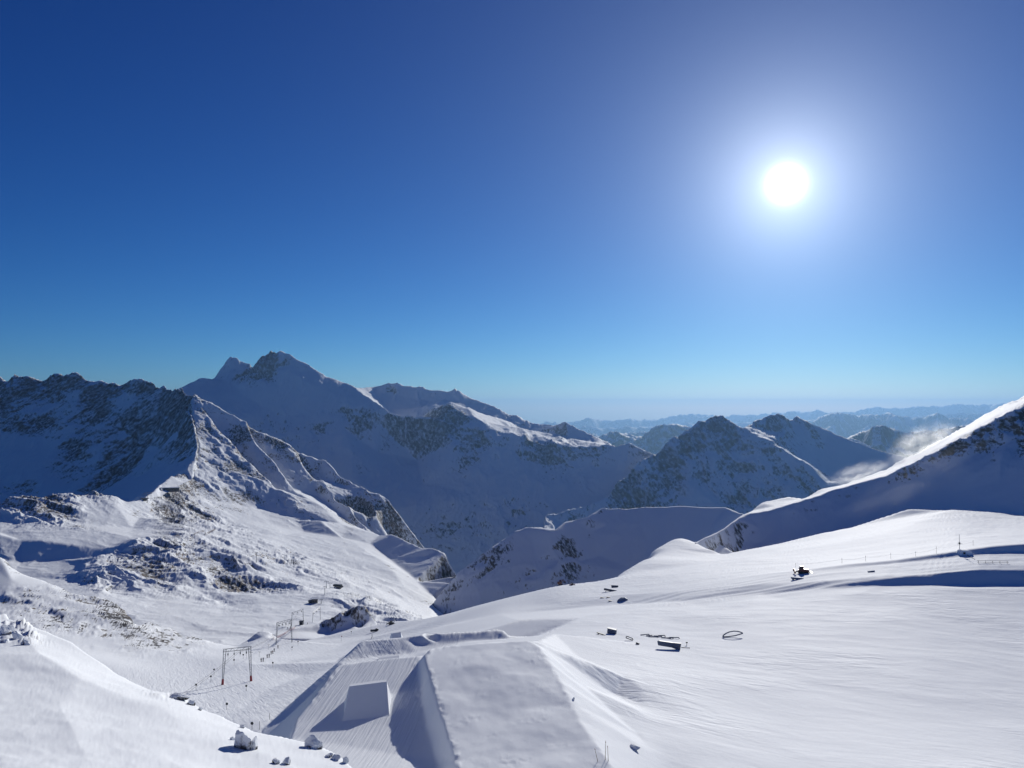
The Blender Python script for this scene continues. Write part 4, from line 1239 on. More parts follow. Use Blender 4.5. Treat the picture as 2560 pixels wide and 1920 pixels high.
hut('lift_hut', 753.5, 1562, 2.9, 2.6, 2.7, 'small dark lift hut at the top of the ramp under the tall portal', wall=DARK, windows=1, snow=False)
net = empty('safety_net', ground(716, 1584))
tag(net, 'reddish safety net strung along the ramp below the second portal', 'net')
np_ = [ground(x, y) - net.location for x, y in ((684, 1600), (697, 1594), (708, 1588), (718, 1582), (728, 1577), (738, 1571))]
for q in np_:
    MB().bar(q - Vector((0, 0, .3)), q + Vector((0, 0, 1.7)), .05).build('post', STEEL, net)
mb = MB()
for q1, q2 in zip(np_[:-1], np_[1:]):
    for k in range(7):
        mb.bar(q1 + Vector((0, 0, .2 + .23 * k)), q2 + Vector((0, 0, .2 + .23 * k)), .028, 4)
    for k in range(9):
        c = q1.lerp(q2, k / 9)
        mb.bar(c + Vector((0, 0, .2)), c + Vector((0, 0, 1.6)), .025, 4)
mb.build('mesh', NET, net)

# ------------------------------------------------------------------ chairlift station in the basin
st = empty('chairlift_station', ground(844, 1471), -0.25)
tag(st, 'dark chairlift station on a snowy knoll in the basin', 'lift station')
k = scale_at(st.location)
for sx in (-1, 1):
    MB().bar((sx * 3.2 * k / .45, 0, -1), (sx * 3.2 * k / .45, 0, 3.0), 0.6, 8).build('column', STEEL, st)
MB().box((0, 0, 1.0), (9.4, 3.4, 2.4)).build('base_wall', WALLG, st)
MB().box((-2.2, -1.72, 1.3), (2.2, .12, 1.2)).build('window', SNOWM, st)
cv = MB().prism([(-2.2, 3.0), (2.2, 3.0), (2.6, 4.0), (2.0, 5.2), (-2.0, 5.2), (-2.6, 4.0)], 'x', 11.0).build('drive_cover', DARK, st)
MB().box((-5.4, 0, 3.9), (1.2, 3.6, 1.0)).build('nose', DARK, cv)
MB().box((6.2, 0, 2.6), (2.6, 3.0, 1.8)).build('control_cabin', DARK, st)


def chair_pylon(px, base, top, arm, label, r=0.35, group='chairlift pylons'):
    p = ground(px, base)
    h = (base - top) * scale_at(p)
    o = empty('lift_pylon', p)
    tag(o, label, 'lift pylon', group)
    MB().bar((0, 0, -1), (0, 0, h), r, 10, r * .6).build('mast', STEEL, o)
    a = arm * scale_at(p) / 2
    MB().bar((-a, 0, h - .3), (a, 0, h - .3), r * .45, 6).build('cross_arm', STEEL, o)
    for sx in (-1, 1):
        MB().box((sx * a, 0, h - .75), (r * .9, r * 5, .5)).build('sheave_train', DARK, o)
    return o


chair_pylon(816, 1471, 1453, 9, 'tee-topped lift pylon left of the dark station')
chair_pylon(825, 1471, 1457, 8, 'shorter tee-topped pylon next to the dark station')
chair_pylon(812, 1486, 1466, 6, 'nearest lift pylon, below the station on the slope')
chair_pylon(491, 1304, 1286, 7, 'leaning lift pylon on the rocky slope under the ridge building')
chair_pylon(641, 1406, 1381, 6, 'lone tall lift pylon on a mound in the rocky basin', r=0.45)
chair_pylon(803, 1509, 1498, 7, 'small cross-shaped mast beside the terraced hut')
hut('terrace_hut', 787, 1507, 6.0, 5.5, 4.2, 'grey hut with lean-to on open snow below the station', windows=2, snow=True, rz=0.2)
hut('lean_to', 777, 1508, 4.5, 4.0, 2.2, 'low grey shed attached left of the terraced hut', windows=1, snow=False, rz=0.2, cat='shed')

# ------------------------------------------------------------------ building and lift on the sunny ridge
def on_ridge(px, py):
    """just behind the crest seen at this pixel"""
    return ground(px, py + 4)


rb = empty('mountain_station', on_ridge(424, 1224), 0.35)
tag(rb, 'long flat-roofed building on the sunlit ridge', 'building')
kk = scale_at(rb.location)
Lb, Hb = 44 * kk, 7 * kk
MB().box((0, 4, Hb * .35), (Lb, 10, Hb * 1.3)).build('wall', WALLG, rb)
ro = MB().box((-1, 4, Hb * 1.05), (Lb + 5, 13, 1.4)).build('roof', DARK, rb)
MB().box((-1, 4, Hb * 1.05 + 1.3), (Lb + 4, 12, 1.2)).build('snow_cap', SNOWM, ro)
for i in range(7):
    MB().box((-Lb / 2 + Lb * (i + .5) / 7, -1.05, Hb * .55), (Lb / 9, .3, Hb * .38)).build('window', GLASS, rb)
MB().box((0, -2.2, Hb * .16), (Lb * .9, 2.4, .6)).build('terrace', WALLG, rb)
rs = empty('lift_terminal', on_ridge(362, 1250), 0.2)
tag(rs, 'small lift terminal on legs at the saddle left of the ridge building', 'lift station')
kk = scale_at(rs.location)
for sx in (-1, 1):
    MB().bar((sx * 6 * kk, 0, -2), (sx * 6 * kk, 0, 7 * kk), .5, 8).build('leg', STEEL, rs)
MB().box((0, 0, 4 * kk), (9 * kk, 5, 4 * kk)).build('cabin', DARK, rs)
MB().prism([(-4, 7 * kk), (4, 7 * kk), (3, 9 * kk), (-3, 9 * kk)], 'x', 18 * kk).build('roof', WALLG, rs)
rp = empty('lift_gantry', on_ridge(368, 1246), 0.2)
tag(rp, 'lattice lift gantry in the shade above the saddle terminal', 'lift gantry')
kk = scale_at(rp.location)
mb = MB()
for x in (-8, -2, 6):
    mb.bar((x * kk, 6, -3), (x * kk + 1, 6, 17 * kk), .35)
mb.build('post', STEEL, rp)
mb = MB()
mb.path([(-14 * kk, 6, 13 * kk), (-9 * kk, 6, 16 * kk), (0, 6, 18 * kk), (10 * kk, 6, 18 * kk)], .4)
mb.path([(-12 * kk, 6, 11 * kk), (10 * kk, 6, 15 * kk)], .3)
mb.build('rail', STEEL, rp)


def snow_fence(px0, py0, px1, py1, hpx, label, n=8):
    a, b = ground(px0, py0), ground(px1, py1)
    r = empty('snow_fence', a)
    tag(r, label, 'snow fence', 'snow fences on the rocky slope')
    h = hpx * scale_at(a)
    e = b - a
    for i in range(n):
        q = e * (i / (n - 1))
        MB().bar(q - Vector((0, 0, 1)), q + Vector((0, 0, h)), .16, 5).build('post', WOOD, r)
    for j in range(5):
        z = h * (.2 + .19 * j)
        MB().bar(Vector((0, 0, z)), e + Vector((0, 0, z)), .14, 4).build('slat', WOOD, r)


snow_fence(486, 1338, 510, 1329, 5, 'left wooden snow fence below the leaning pylon')
snow_fence(512, 1338, 538, 1325, 4, 'right wooden snow fence, longer and lower, below the leaning pylon')

# ------------------------------------------------------------------ snow groomers
def groomer(px, py, length_px, label, paint, rz, cab=DARK):
    p = ground(px, py)
    L = length_px * scale_at(p)
    r = empty('snow_groomer', p, rz)
    tag(r, label, 'snow groomer', 'snow groomers')
    k = L / 9.0
    r.scale = (k, k, k)
    for sy in (-1, 1):
        prof = [(-2.1, .25), (-1.7, .0), (1.7, .0), (2.3, .35), (2.0, .85), (-1.9, .85), (-2.3, .5)]
        mb = MB().prism(prof, 'y', .95)
        for v in mb.v:
            v.y += sy * 1.35
        mb.build('track', RUBBER, r)
    MB().box((-.2, 0, 1.05), (4.2, 2.2, .7)).build('chassis', paint, r)
    MB().prism([(-2.3, 1.4), (-.2, 1.4), (-.2, 2.0), (-2.2, 1.9)], 'y', 2.1).build('engine_deck', paint, r)
    c = MB().prism([(-.1, 1.4), (1.7, 1.4), (1.75, 2.0), (1.25, 2.95), (-.1, 3.0)], 'y', 2.2).build('cab', cab, r)
    MB().prism([(.35, 2.0), (1.62, 2.0), (1.2, 2.8), (.35, 2.8)], 'y', 2.24).build('side_window', GLASS, c)
    MB().box((.5, 0, 3.1), (1.4, 1.6, .16)).build('light_bar', DARK, c)
    bl = MB()
    bl.box((3.6, 0, .75), (.35, 4.6, 1.1), Matrix.Rotation(-.25, 3, 'Y'))
    bl.box((3.7, 2.5, .75), (.7, .3, 1.1), Matrix.Rotation(.4, 3, 'Z'))
    bl.box((3.7, -2.5, .75), (.7, .3, 1.1), Matrix.Rotation(-.4, 3, 'Z'))
    bl.build('blade', paint, r)
    MB().bar((2.0, .7, .7), (3.5, .7, .7), .14).bar((2.0, -.7, .7), (3.5, -.7, .7), .14).build('blade_arm', DARK, r)
    MB().box((-3.4, 0, .45), (.8, 4.4, .5)).bar((-3.2, 0, .6), (-2.2, 0, .9), .16).build('tiller', DARK, r)
    return r


groomer(2008, 1433, 50, 'reddish brown snow groomer on the cat track at right', BROWNRED, math.pi - .25, cab=BROWNRED)
groomer(979, 1561, 24, 'black snow groomer at the upper end of the ski run', DARK, math.pi - .3)
groomer(1430, 1463, 16, 'small dark brown snow groomer on the skyline beside the orange machine', BROWNRED, .2)
ex = empty('excavator', ground(1400, 1462), .3)
tag(ex, 'orange excavator standing at the edge of the glacier', 'excavator')
kk = scale_at(ex.location) * 16 / 4.2
ex.scale = (kk, kk, kk)
for sy in (-1, 1):
    mb = MB().prism([(-1.5, .2), (-1.2, 0), (1.2, 0), (1.5, .2), (1.2, .6), (-1.2, .6)], 'y', .5)
    for v in mb.v:
        v.y += sy * .9
    mb.build('track', RUBBER, ex)
MB().box((-.3, 0, 1.3), (2.4, 1.9, 1.2)).build('body', ORANGE, ex)
cb = MB().box((.4, .45, 2.3), (1.1, .9, 1.3)).build('cab', ORANGE, ex)
MB().box((.45, .45, 2.4), (1.13, .93, .7)).build('window', GLASS, cb)
MB().bar((.8, -.4, 1.6), (2.0, -.4, 3.4), .22, 6).bar((2.0, -.4, 3.4), (3.1, -.4, 1.8), .16, 6).build('boom', ORANGE, ex)
MB().box((3.2, -.4, 1.4), (.6, .9, .7)).build('bucket', DARK, ex)

# ------------------------------------------------------------------ snowmobile and tools by the upper run
sm = empty('snowmobile', ground(938, 1579), .4)
tag(sm, 'dark snowmobile with a whip flag beside the upper ski run', 'snowmobile')
kk = scale_at(sm.location) * 24 / 3.4
sm.scale = (kk, kk, kk)
MB().prism([(-1.6, .15), (.6, .1), (1.0, .35), (-.2, .45), (-1.6, .45)], 'y', .5).build('track', RUBBER, sm)
MB().prism([(-1.7, .5), (.1, .5), (1.3, .45), (1.0, .85), (.5, 1.05), (-.1, .75), (-1.6, .8)], 'y', .6).build('body', DARK, sm)
MB().bar((.25, -.35, 1.15), (.25, .35, 1.15), .04).bar((.35, 0, .9), (.25, 0, 1.15), .05).build('handlebar', DARK, sm)
for sy in (-.45, .45):
    MB().box((1.2, sy, .06), (1.3, .14, .06)).bar((1.1, sy, .1), (.8, sy * .6, .5), .05).build('ski', DARK, sm)
MB().bar((-1.5, 0, .8), (-1.5, 0, 2.9), .03).build('flag_pole', DARK, sm)
tr = empty('tripod', ground(930, 1597))
tag(tr, 'small dark tripod in front of the snowmobile', 'tripod')
kk = scale_at(tr.location) * 10
for a in (0, 2.1, 4.2):
    MB().bar((math.cos(a) * kk * .35, math.sin(a) * kk * .35, -.1), (0, 0, kk * .9), .06).build('leg', DARK, tr)
MB().box((0, 0, kk * .95), (.3, .3, .3)).build('head', DARK, tr)

# ------------------------------------------------------------------ park features lying on the glacier
def lay(px, py, rz=0.0):
    return ground(px, py), rz


c0 = ground(1530, 1584)
ct = empty('jib_box', c0, -.35)
tag(ct, 'square dark park box standing on the glacier, largest of the left cluster', 'jib box')
k = scale_at(c0)
MB().box((0, 0, 6 * k), (22 * k, 10 * k, 11 * k), Matrix.Rotation(.12, 3, 'Y')).build('body', BLUEG, ct)
for sx in (-1, 1):
    MB().box((sx * 7 * k, 0, .4 * k), (1.5 * k, 11 * k, 2 * k)).build('skid', DARK, ct)
MB().box((0, 0, 12 * k), (22.6 * k, 10.6 * k, .8 * k), Matrix.Rotation(.12, 3, 'Y')).build('top_sheet', STEEL, ct)
pl = empty('park_rail', ground(1503, 1587), -.5)
tag(pl, 'short dark rail lying left of the square park box', 'rail')
k = scale_at(pl.location)
MB().box((0, 0, 2.2 * k), (23 * k, 3 * k, 2.2 * k), Matrix.Rotation(.15, 3, 'Y')).build('rail_bar', DARK, pl)
for sx in (-1, 1):
    MB().box((sx * 8 * k, 0, .6 * k), (1.2 * k, 5 * k, 2.5 * k)).build('foot', DARK, pl)


def ring(name, px, py, w, h, prof, thick, label, cat, mat=DARK, rz=0.0, tilt=0.0):
    p = ground(px, py)
    k = scale_at(p)
    r = empty(name, p, rz)
    tag(r, label, cat)
    pts = [Vector((u * w * k, v * h * k * math.sin(tilt), v * h * k * math.cos(tilt) + .1)) for u, v in prof]
    for a, b in zip(pts, pts[1:] + pts[:1]):
        MB().bar(a, b, thick * k, 6).build('tube', mat, r)
    return r


ring('frame', 1574, 1601, 17, 9, [(-.5, .9), (-.35, 1), (.5, .35), (.45, 0), (.3, .02), (-.5, .55)], 1.1, 'small open steel frame lying between the park boxes', 'frame')
ring('rainbow_rail', 1832, 1593, 50, 14, [(-.5, .0), (-.46, .28), (-.33, .62), (-.15, .88), (.05, 1), (.25, .95), (.42, .78), (.5, .62), (.35, .45), (.1, .2), (-.2, .05)], 1.5, 'curved dark rainbow rail half buried in the glacier', 'rail', mat=BLUEG)
sb = ground(1594, 1611)
jb = empty('jib_box', sb, .6)
tag(jb, 'tiny dark park block lying right of the open frame', 'jib box')
k = scale_at(sb)
MB().box((0, 0, 2 * k), (8 * k, 5 * k, 4 * k), Matrix.Rotation(.4, 3, 'Y')).build('body', DARK, jb)
MB().box((0, 0, .2 * k), (10 * k, 1.5 * k, 1 * k)).build('skid', STEEL, jb)
w0 = ground(1673, 1622)
wb = empty('jib_box', w0, -.16)
tag(wb, 'long blue-grey park box with flared end lying on the glacier', 'jib box')
k = scale_at(w0)
mb = MB()
prof = [(-29, 13), (-24, 15), (8, 12), (29, 11), (26, -7), (6, 0), (-27, 4)]
mb.prism([(u * k, v * k + .4) for u, v in prof], 'y', 5 * k)
mb.build('body', BLUEG, wb)
MB().box((10 * k, -2.6 * k, 7.5 * k), (2.4 * k, .4 * k, 2.4 * k)).build('bracket', WOOD, wb)
MB().box((25 * k, -2.6 * k, 8.5 * k), (2.4 * k, .4 * k, 2.4 * k)).build('bracket', WOOD, wb)
pg = ground(1648, 1596)
k = scale_at(pg)
rng = random.Random(5)
spots = ['lying at the left end', 'second from the left', 'third from the left', 'lying across the middle', 'just right of the middle', 'lying third from the right', 'lying second from the right', 'lying at the right end']
for i in range(8):
    q = ground(1612 + i * 10.5, 1588 + i * 1.3 + rng.uniform(-2, 3))
    o = empty('steel_pipe', q, -.35 + rng.uniform(-.25, .25))
    tag(o, 'dark steel pipe %s of the pile behind the long box' % spots[i], 'pipe', 'steel pipes piled on the snow')
    Lp = rng.uniform(14, 24) * k
    MB().bar((-Lp / 2, 0, .12), (Lp / 2, 0, .12 + rng.uniform(.1, .35)), .13, 8).build('tube', BLUEG, o)
    MB().bar((Lp / 2, 0, .2), (Lp / 2 + .15, 0, .22), .2, 8).build('flange', DARK, o)
o = empty('marker_pole', ground(1717, 1613))
tag(o, 'short dark marker right of the long blue-grey box', 'pole')
MB().bar((0, 0, -.2), (0, 0, .6), .06).build('post', DARK, o)
MB().box((0, 0, .7), (.5, .1, .3)).build('plate', DARK, o)
o = empty('steel_pipe', ground(1713, 1620), -.3)
tag(o, 'single thin rod lying right of the long blue-grey box', 'pipe')
MB().bar((-1.0, 0, .08), (1.0, 0, .12), .07).build('tube', DARK, o)
MB().bar((1.0, 0, .12), (1.12, 0, .12), .12).build('flange', DARK, o)

# along the cat track
def dark_box(px, py, w, h, d, rz, tilt, label, mat=BLUEG, cat='jib box'):
    p = ground(px, py)
    k = scale_at(p)
    r = empty('jib_box', p, rz)
    tag(r, label, cat)
    R = Matrix.Rotation(tilt, 3, 'Y')
    MB().box((0, 0, h * k * .5), (w * k, d * k, h * k), R).build('body', mat, r)
    MB().box((0, 0, h * k + .05), (w * k * 1.02, d * k * 1.02, .12), R).build('top_sheet', SNOWM, r)
    for sx in (-1, 1):
        MB().box((sx * w * k * .36, 0, -.1), (.25, d * k * 1.2, .5)).build('skid', DARK, r)


dark_box(1537, 1468, 17, 5, 6, -.05, .05, 'short dark box on the cat track, upper of the pair', WALLG)
dark_box(1528, 1478, 36, 5, 7, -.12, .17, 'longer sloping dark box on the cat track, lower of the pair', WALLG)
dark_box(1993, 1448, 30, 4, 6, .1, .1, 'flat park box below the reddish groomer')
dark_box(2178, 1430, 16, 3, 5, .1, -.1, 'small park box in the bank right of the reddish groomer')
tm = ground(1557, 1502)
k = scale_at(tm)
tp = empty('tarp_pile', tm)
tag(tp, 'low pile under a blue-grey tarp below the cat track', 'tarp')
mb = MB()
mb.prism([(-14 * k, -.3), (-10 * k, 3 * k), (-3 * k, 7.5 * k), (5 * k, 8.5 * k), (11 * k, 5 * k), (16 * k, -.3)], 'y', 9 * k)
mb.build('tarp', TARP, tp)
MB().bar((15 * k, 0, .1), (24 * k, 2, 3 * k), .12).build('pole', DARK, tp)
for px, py, lab in ((1506, 1495, 'leftmost dark board by the blue-grey tarp pile'), (1521, 1494, 'middle dark board above the boulder-shaped bag'), (1526, 1503, 'lowest dark board left of the tarp pile')):
    p = ground(px, py)
    o = empty('board', p, -.2)
    tag(o, lab, 'board', 'boards by the tarp pile')
    k = scale_at(p)
    MB().box((0, 0, .2), (10 * k, 5 * k, .25), Matrix.Rotation(.1, 3, 'Y')).build('plank', DARK, o)
    MB().box((-3 * k, 0, .0), (.2, 5.5 * k, .4)).build('batten', WOOD, o)

# ------------------------------------------------------------------ mast, buried cabin, fence line at right
cb0 = ground(2411, 1384)
cbn = empty('buried_cabin', cb0, .05)
tag(cbn, 'snow-buried cabin under the mast on the cat track bank', 'cabin')
k = scale_at(cb0)
MB().prism([(-15 * k, -.6), (-13.5 * k, 7 * k), (-9 * k, 9.5 * k), (8 * k, 9 * k), (14 * k, 5.5 * k), (18 * k, -.6)], 'y', 14 * k).build('snow_block', SNOWM, cbn)
MB().box((-5 * k, -7.1 * k, 2.5 * k), (5 * k, .3, 5 * k)).build('door', DARK, cbn)
ms = empty('radio_mast', cb0 + Vector((-5 * k, 2, 8.5 * k)))
tag(ms, 'thin mast with short cross arms at the right edge of the glacier', 'mast')
MB().bar((0, 0, -1), (0, 0, 37 * k), .12, 8, .07).build('mast_pole', STEEL, ms)
MB().bar((-5 * k, 0, 13 * k), (7 * k, 0, 14 * k), .09).build('cross_arm', STEEL, ms)
MB().box((0, 0, 15 * k), (.5, .5, .8)).build('instrument_box', DARK, ms)
fp = []
names = ['leftmost fence post, above the reddish groomer', 'second fence post from the left along the cat track', 'third fence post from the left along the cat track', 'fourth fence post from the left along the cat track', 'fence post midway to the mast along the cat track', 'last fence post left of the mast', 'fence post just right of the mast']
for (px, b_, t_), lab in zip([(1989, 1418, 1407), (2105, 1408, 1395), (2164, 1403, 1389), (2227, 1397, 1382), (2289, 1391, 1378), (2341, 1384, 1366), (2433, 1364, 1350)], names):
    p = ground(px, b_)
    h = (b_ - t_) * scale_at(p)
    o = empty('fence_post', p)
    tag(o, lab, 'post', 'rope fence posts above the cat track')
    MB().bar((0, 0, -.4), (0, 0, h), .045, 6).build('pole', DARK, o)
    MB().bar((0, -.08, h * .75), (0, .08, h * .75), .12, 6).build('rope_ring', STEEL, o)
    fp.append(p + Vector((0, 0, h * .75)))
mb = MB()
for a, b in zip(fp[:-1], fp[1:]):
    pr = None
    for i in range(9):
        t = i / 8
        q = a.lerp(b, t) - Vector((0, 0, 1.1 * 4 * t * (1 - t) * .5))
        if pr is not None:
            mb.bar(pr, q, .02, 4)
        pr = q
rp_ = mb.build('fence_rope', ROPE)
tag(rp_, 'sagging thin rope between the posts above the cat track', 'rope')
gr0, gr1 = ground(2442, 1408), ground(2522, 1409)
gd = empty('guard_rail', gr0)
tag(gd, 'low double-bar guard rail beside the track at far right', 'rail')
e = gr1 - gr0
for i in range(5):
    q = e * (.05 + .9 * i / 4)
    MB().bar(q - Vector((0, 0, .3)), q + Vector((0, 0, 1.1)), .07).build('post', DARK, gd)
for z in (.45, 1.05):
    MB().bar(Vector((0, 0, z)), e + Vector((0, 0, z)), .06).build('bar', DARK, gd)
o = empty('snow_stick', ground(2418, 1388), 0)
tag(o, 'dark pole lying from the buried cabin to the track', 'pole')
q = ground(2436, 1398) - o.location
MB().bar(Vector((0, 0, .1)), q + Vector((0, 0, .1)), .09).build('shaft', DARK, o)
MB().bar(q + Vector((0, 0, .1)), q * 1.04 + Vector((0, 0, .1)), .14).build('tip', STEEL, o)

# bamboo poles in the foreground
for px, b_, t_, lean, lab in [(1513, 1900, 1853, .03, 'tallest bamboo pole stuck in the snow at the park edge'), (1521, 1903, 1865, -.05, 'right bamboo pole of the group at the park edge'), (1496, 1904, 1872, -.28, 'leaning bamboo pole left of the group at the park edge')]:
    p = ground(px, b_)
    h = (b_ - t_) * scale_at(p)
    o = empty('bamboo_pole', p)
    tag(o, lab, 'pole', 'bamboo poles at the park edge')
    MB().bar((0, 0, -.3), (lean * h, 0, h), .035, 6, .02).build('cane', BAMBOO, o)
    MB().bar((lean * h * .9, 0, h * .9), (lean * h * .93, 0, h * .93), .045, 6).build('tape', RED, o)

# ------------------------------------------------------------------ kickers
def kicker(lip_l, lip_r, d, h, length, label, drop_top=1.1):
    """snow take-off ramp: lip at two photo pixels at distance d, falling towards the camera"""
    a, b = at(lip_l[0], lip_l[1], d), at(lip_r[0], lip_r[1], d + .8)
    mid = (a + b) / 2
    ax = (b - a)
    ax.z = 0
    W = ax.length
    ang = math.atan2(ax.y, ax.x)
    g = drop(mid.x, mid.y)
    r = empty('snow_kicker', (mid.x, mid.y, g), ang)
    tag(r, label, 'ski jump', 'snow kickers in the park')
    H = mid.z - g
    print('kicker height', H)
    tilt = (b.z - a.z) / W
    c, s_ = math.cos(ang), math.sin(ang)

    def gz(u, v):
        return drop(mid.x + u * c - v * s_, mid.y + u * s_ + v * c) - g
    nx, ny = 14, 26
    bm = bmesh.new()
    grid = []
    for j in range(ny + 1):
        t = j / ny
        v = -length * (1 - t)
        row = []
        for i in range(nx + 1):
            u = -W / 2 + W * i / nx
            w = W * (1 + .18 * (1 - t))
            uu = u * w / W
            base = gz(uu, v)
            top = (H + tilt * u) * (t ** 1.35)
            z = max(base - .05, base * (1 - t) + top)
            row.append(bm.verts.new((uu, v, z)))
        grid.append(row)
    for j in range(ny):
        for i in range(nx):
            bm.faces.new((grid[j][i], grid[j][i + 1], grid[j + 1][i + 1], grid[j + 1][i]))
    me = bpy.data.meshes.new('ramp')
    # lip top and far wall
    lip = grid[-1]
    far = [bm.verts.new((q.co.x * .98, drop_top, q.co.z - .06)) for q in lip]
    low = [bm.verts.new((q.co.x * 1.06, drop_top + H * .35, gz(q.co.x, drop_top + H * .35) - .4)) for q in lip]
    for i in range(nx):
        bm.faces.new((lip[i], lip[i + 1], far[i + 1], far[i]))
        bm.faces.new((far[i], far[i + 1], low[i + 1], low[i]))
    for side in (0, nx):
        pr = None
        sg = -1 if side == 0 else 1
        for j in range(ny + 1):
            q = grid[j][side]
            x2 = q.co.x + sg * .35 * max(0.0, q.co.z - gz(q.co.x, q.co.y))
            w = bm.verts.new((x2, q.co.y, gz(x2, q.co.y) - .4))
            if pr:
                bm.faces.new((pr[0], q, w, pr[1]) if side else (q, pr[0], pr[1], w))
            pr = (q, w)
        bm.faces.new((pr[0], far[side], low[side], pr[1]) if side else (far[side], pr[0], pr[1], low[side]))
    bmesh.ops.recalc_face_normals(bm, faces=bm.faces)
    bm.to_mesh(me)
    bm.free()
    me.materials.append(SNOWM)
    o = bpy.data.objects.new('ramp', me)
    COL.objects.link(o)
    o.parent = r
    return r


kicker((873, 1716), (967, 1704), 113.6, 2.3, 6.2, 'nearest groomed snow kicker with bright lip and long shadow')
kicker((946, 1645), (998, 1639), 191.0, 2.3, 11.0, 'second snow kicker, only its lip shows over the first table')
kicker((979, 1584), (1002, 1580), 246.0, 2.0, 9.0, 'third small snow kicker on the second table')

# ------------------------------------------------------------------ rimed rocks on the near slope
RIME = snow_rock('rimed_rock', 0.35, bump=0.4, rock_a=(0.05, 0.05, 0.055), rock_b=(0.11, 0.10, 0.095))


def rock(px, py, wpx, hpx, seed, label, sharp=1.0, group='rime-covered rocks on the near slope'):
    p = ground(px, py)
    k = scale_at(p)
    w, h = wpx * k / 2, hpx * k
    bm = bmesh.new()
    bmesh.ops.create_icosphere(bm, subdivisions=4, radius=1.0)
    rr = np.random.RandomState(seed)
    dirs = rr.normal(size=(16, 3))
    dirs /= np.linalg.norm(dirs, axis=1)[:, None]
    offs = rr.uniform(.5, .95, 16)
    co = np.array([v.co[:] for v in bm.verts])
    n = co / np.linalg.norm(co, axis=1)[:, None]
    rad = np.ones(len(n)) * 1.3
    for d_, o_ in zip(dirs, offs):                       # facets: cut the ball by random planes
        c = n @ d_
        rad = np.where(c > .05, np.minimum(rad, o_ / np.maximum(c, .05)), rad)
    nz = fbm(n[:, 0] * 2 + seed, n[:, 1] * 2 + n[:, 2] * 1.7, 5, .55, seed)
    rad = rad * (1 + .16 * nz * sharp)
    q = n * rad[:, None]
    mk = []
    for v, c in zip(bm.verts, q):
        v.co = (c[0] * w, c[1] * w * .8, (c[2] * .75 + .42) * h)
    bm.normal_update()
    me = bpy.data.meshes.new('boulder')
    vals = []
    for v in bm.verts:
        vals.append(.62 - .95 * max(0.0, v.normal.z) - .45 * max(0.0, v.normal.x) - .25 * (v.co.z / h) + .1)
    bm.to_mesh(me)
    bm.free()
    a = me.attributes.new('rock', 'FLOAT', 'POINT')
    a.data.foreach_set('value', vals)
    me.materials.append(RIME)
    me.polygons.foreach_set('use_smooth', [True] * len(me.polygons))
    o = bpy.data.objects.new('rock', me)
    COL.objects.link(o)
    o.location = p - Vector((0, 0, h * .22))
    me.set_sharp_from_angle(angle=math.radians(28))
    o.rotation_euler = (0, 0, seed)
    tag(o, label, 'rock', group)
    return o


for a in [(610, 1868, 62, 38, 3, 'largest rime-covered boulder on the near slope'), (636, 1872, 26, 30, 4, 'small rock leaning on the right of the largest boulder'), (583, 1850, 26, 12, 5, 'flat dark rock left of the largest boulder'),
          (782, 1870, 44, 26, 6, 'spiky rime-covered rock on the slope edge'), (800, 1873, 18, 22, 7, 'pointed rock just right of the spiky rock'), (690, 1907, 28, 16, 8, 'left rock of the lowest cluster on the near slope'), (716, 1910, 24, 18, 9, 'right rock of the lowest cluster on the near slope'),
          (822, 1892, 22, 12, 10, 'left rock of the row at the lower slope edge'), (840, 1898, 24, 16, 11, 'middle rock of the row at the lower slope edge'), (862, 1907, 20, 16, 12, 'right rock of the row at the lower slope edge'),
          (447, 1748, 44, 22, 13, 'wide snow-plastered rock on the slope crest below the lift'), (478, 1762, 26, 16, 14, 'second snow-plastered rock on the slope crest'), (500, 1776, 16, 10, 15, 'third, smallest rock on the slope crest'),
          (606, 1820, 12, 8, 16, 'small dark stone on the crest above the largest boulder'), (20, 1580, 40, 24, 17, 'upper snow-plastered rock at the left edge'), (44, 1596, 30, 20, 18, 'middle snow-plastered rock at the left edge'), (62, 1612, 26, 16, 19, 'lower snow-plastered rock at the left edge'), (12, 1606, 24, 14, 20, 'lowest snow-plastered rock touching the left edge')]:
    rock(*a)
rock(1585, 1872, 26, 14, 21, 'dark wind-cut snow block beside the bamboo poles', group=None)
rock(1434, 1750, 8, 6, 22, 'small dark stone on the right edge of the park table', group=None)

# ------------------------------------------------------------------ blowing snow on the right ridge
pm = bpy.data.materials.new('blowing_snow')
pm.use_nodes = True
nt = pm.node_tree
nt.nodes.clear()
o_ = nt.nodes.new('ShaderNodeOutputMaterial')
v_ = nt.nodes.new('ShaderNodeVolumePrincipled')
v_.inputs['Color'].default_value = (1.0, 1.0, 1.0, 1)
v_.inputs['Anisotropy'].default_value = 0.72
tc = nt.nodes.new('ShaderNodeTexCoord')
nz_ = nt.nodes.new('ShaderNodeTexNoise')
nz_.inputs['Scale'].default_value = 2.4
nz_.inputs['Detail'].default_value = 5
nz_.inputs['Roughness'].default_value = 0.6
nz_.inputs['Distortion'].default_value = 0.8
nt.links.new(tc.outputs['Object'], nz_.inputs['Vector'])
ln = nt.nodes.new('ShaderNodeVectorMath')
ln.operation = 'LENGTH'
nt.links.new(tc.outputs['Object'], ln.inputs[0])
fo = nt.nodes.new('ShaderNodeMapRange')
fo.interpolation_type = 'SMOOTHSTEP'
fo.inputs['From Min'].default_value = 1.0
fo.inputs['From Max'].default_value = 0.15
nt.links.new(ln.outputs['Value'], fo.inputs['Value'])
th = nt.nodes.new('ShaderNodeMapRange')
th.inputs['From Min'].default_value = 0.42
th.inputs['From Max'].default_value = 0.75
nt.links.new(nz_.outputs['Fac'], th.inputs['Value'])
mu = nt.nodes.new('ShaderNodeMath')
mu.operation = 'MULTIPLY'
nt.links.new(fo.outputs[0], mu.inputs[0])
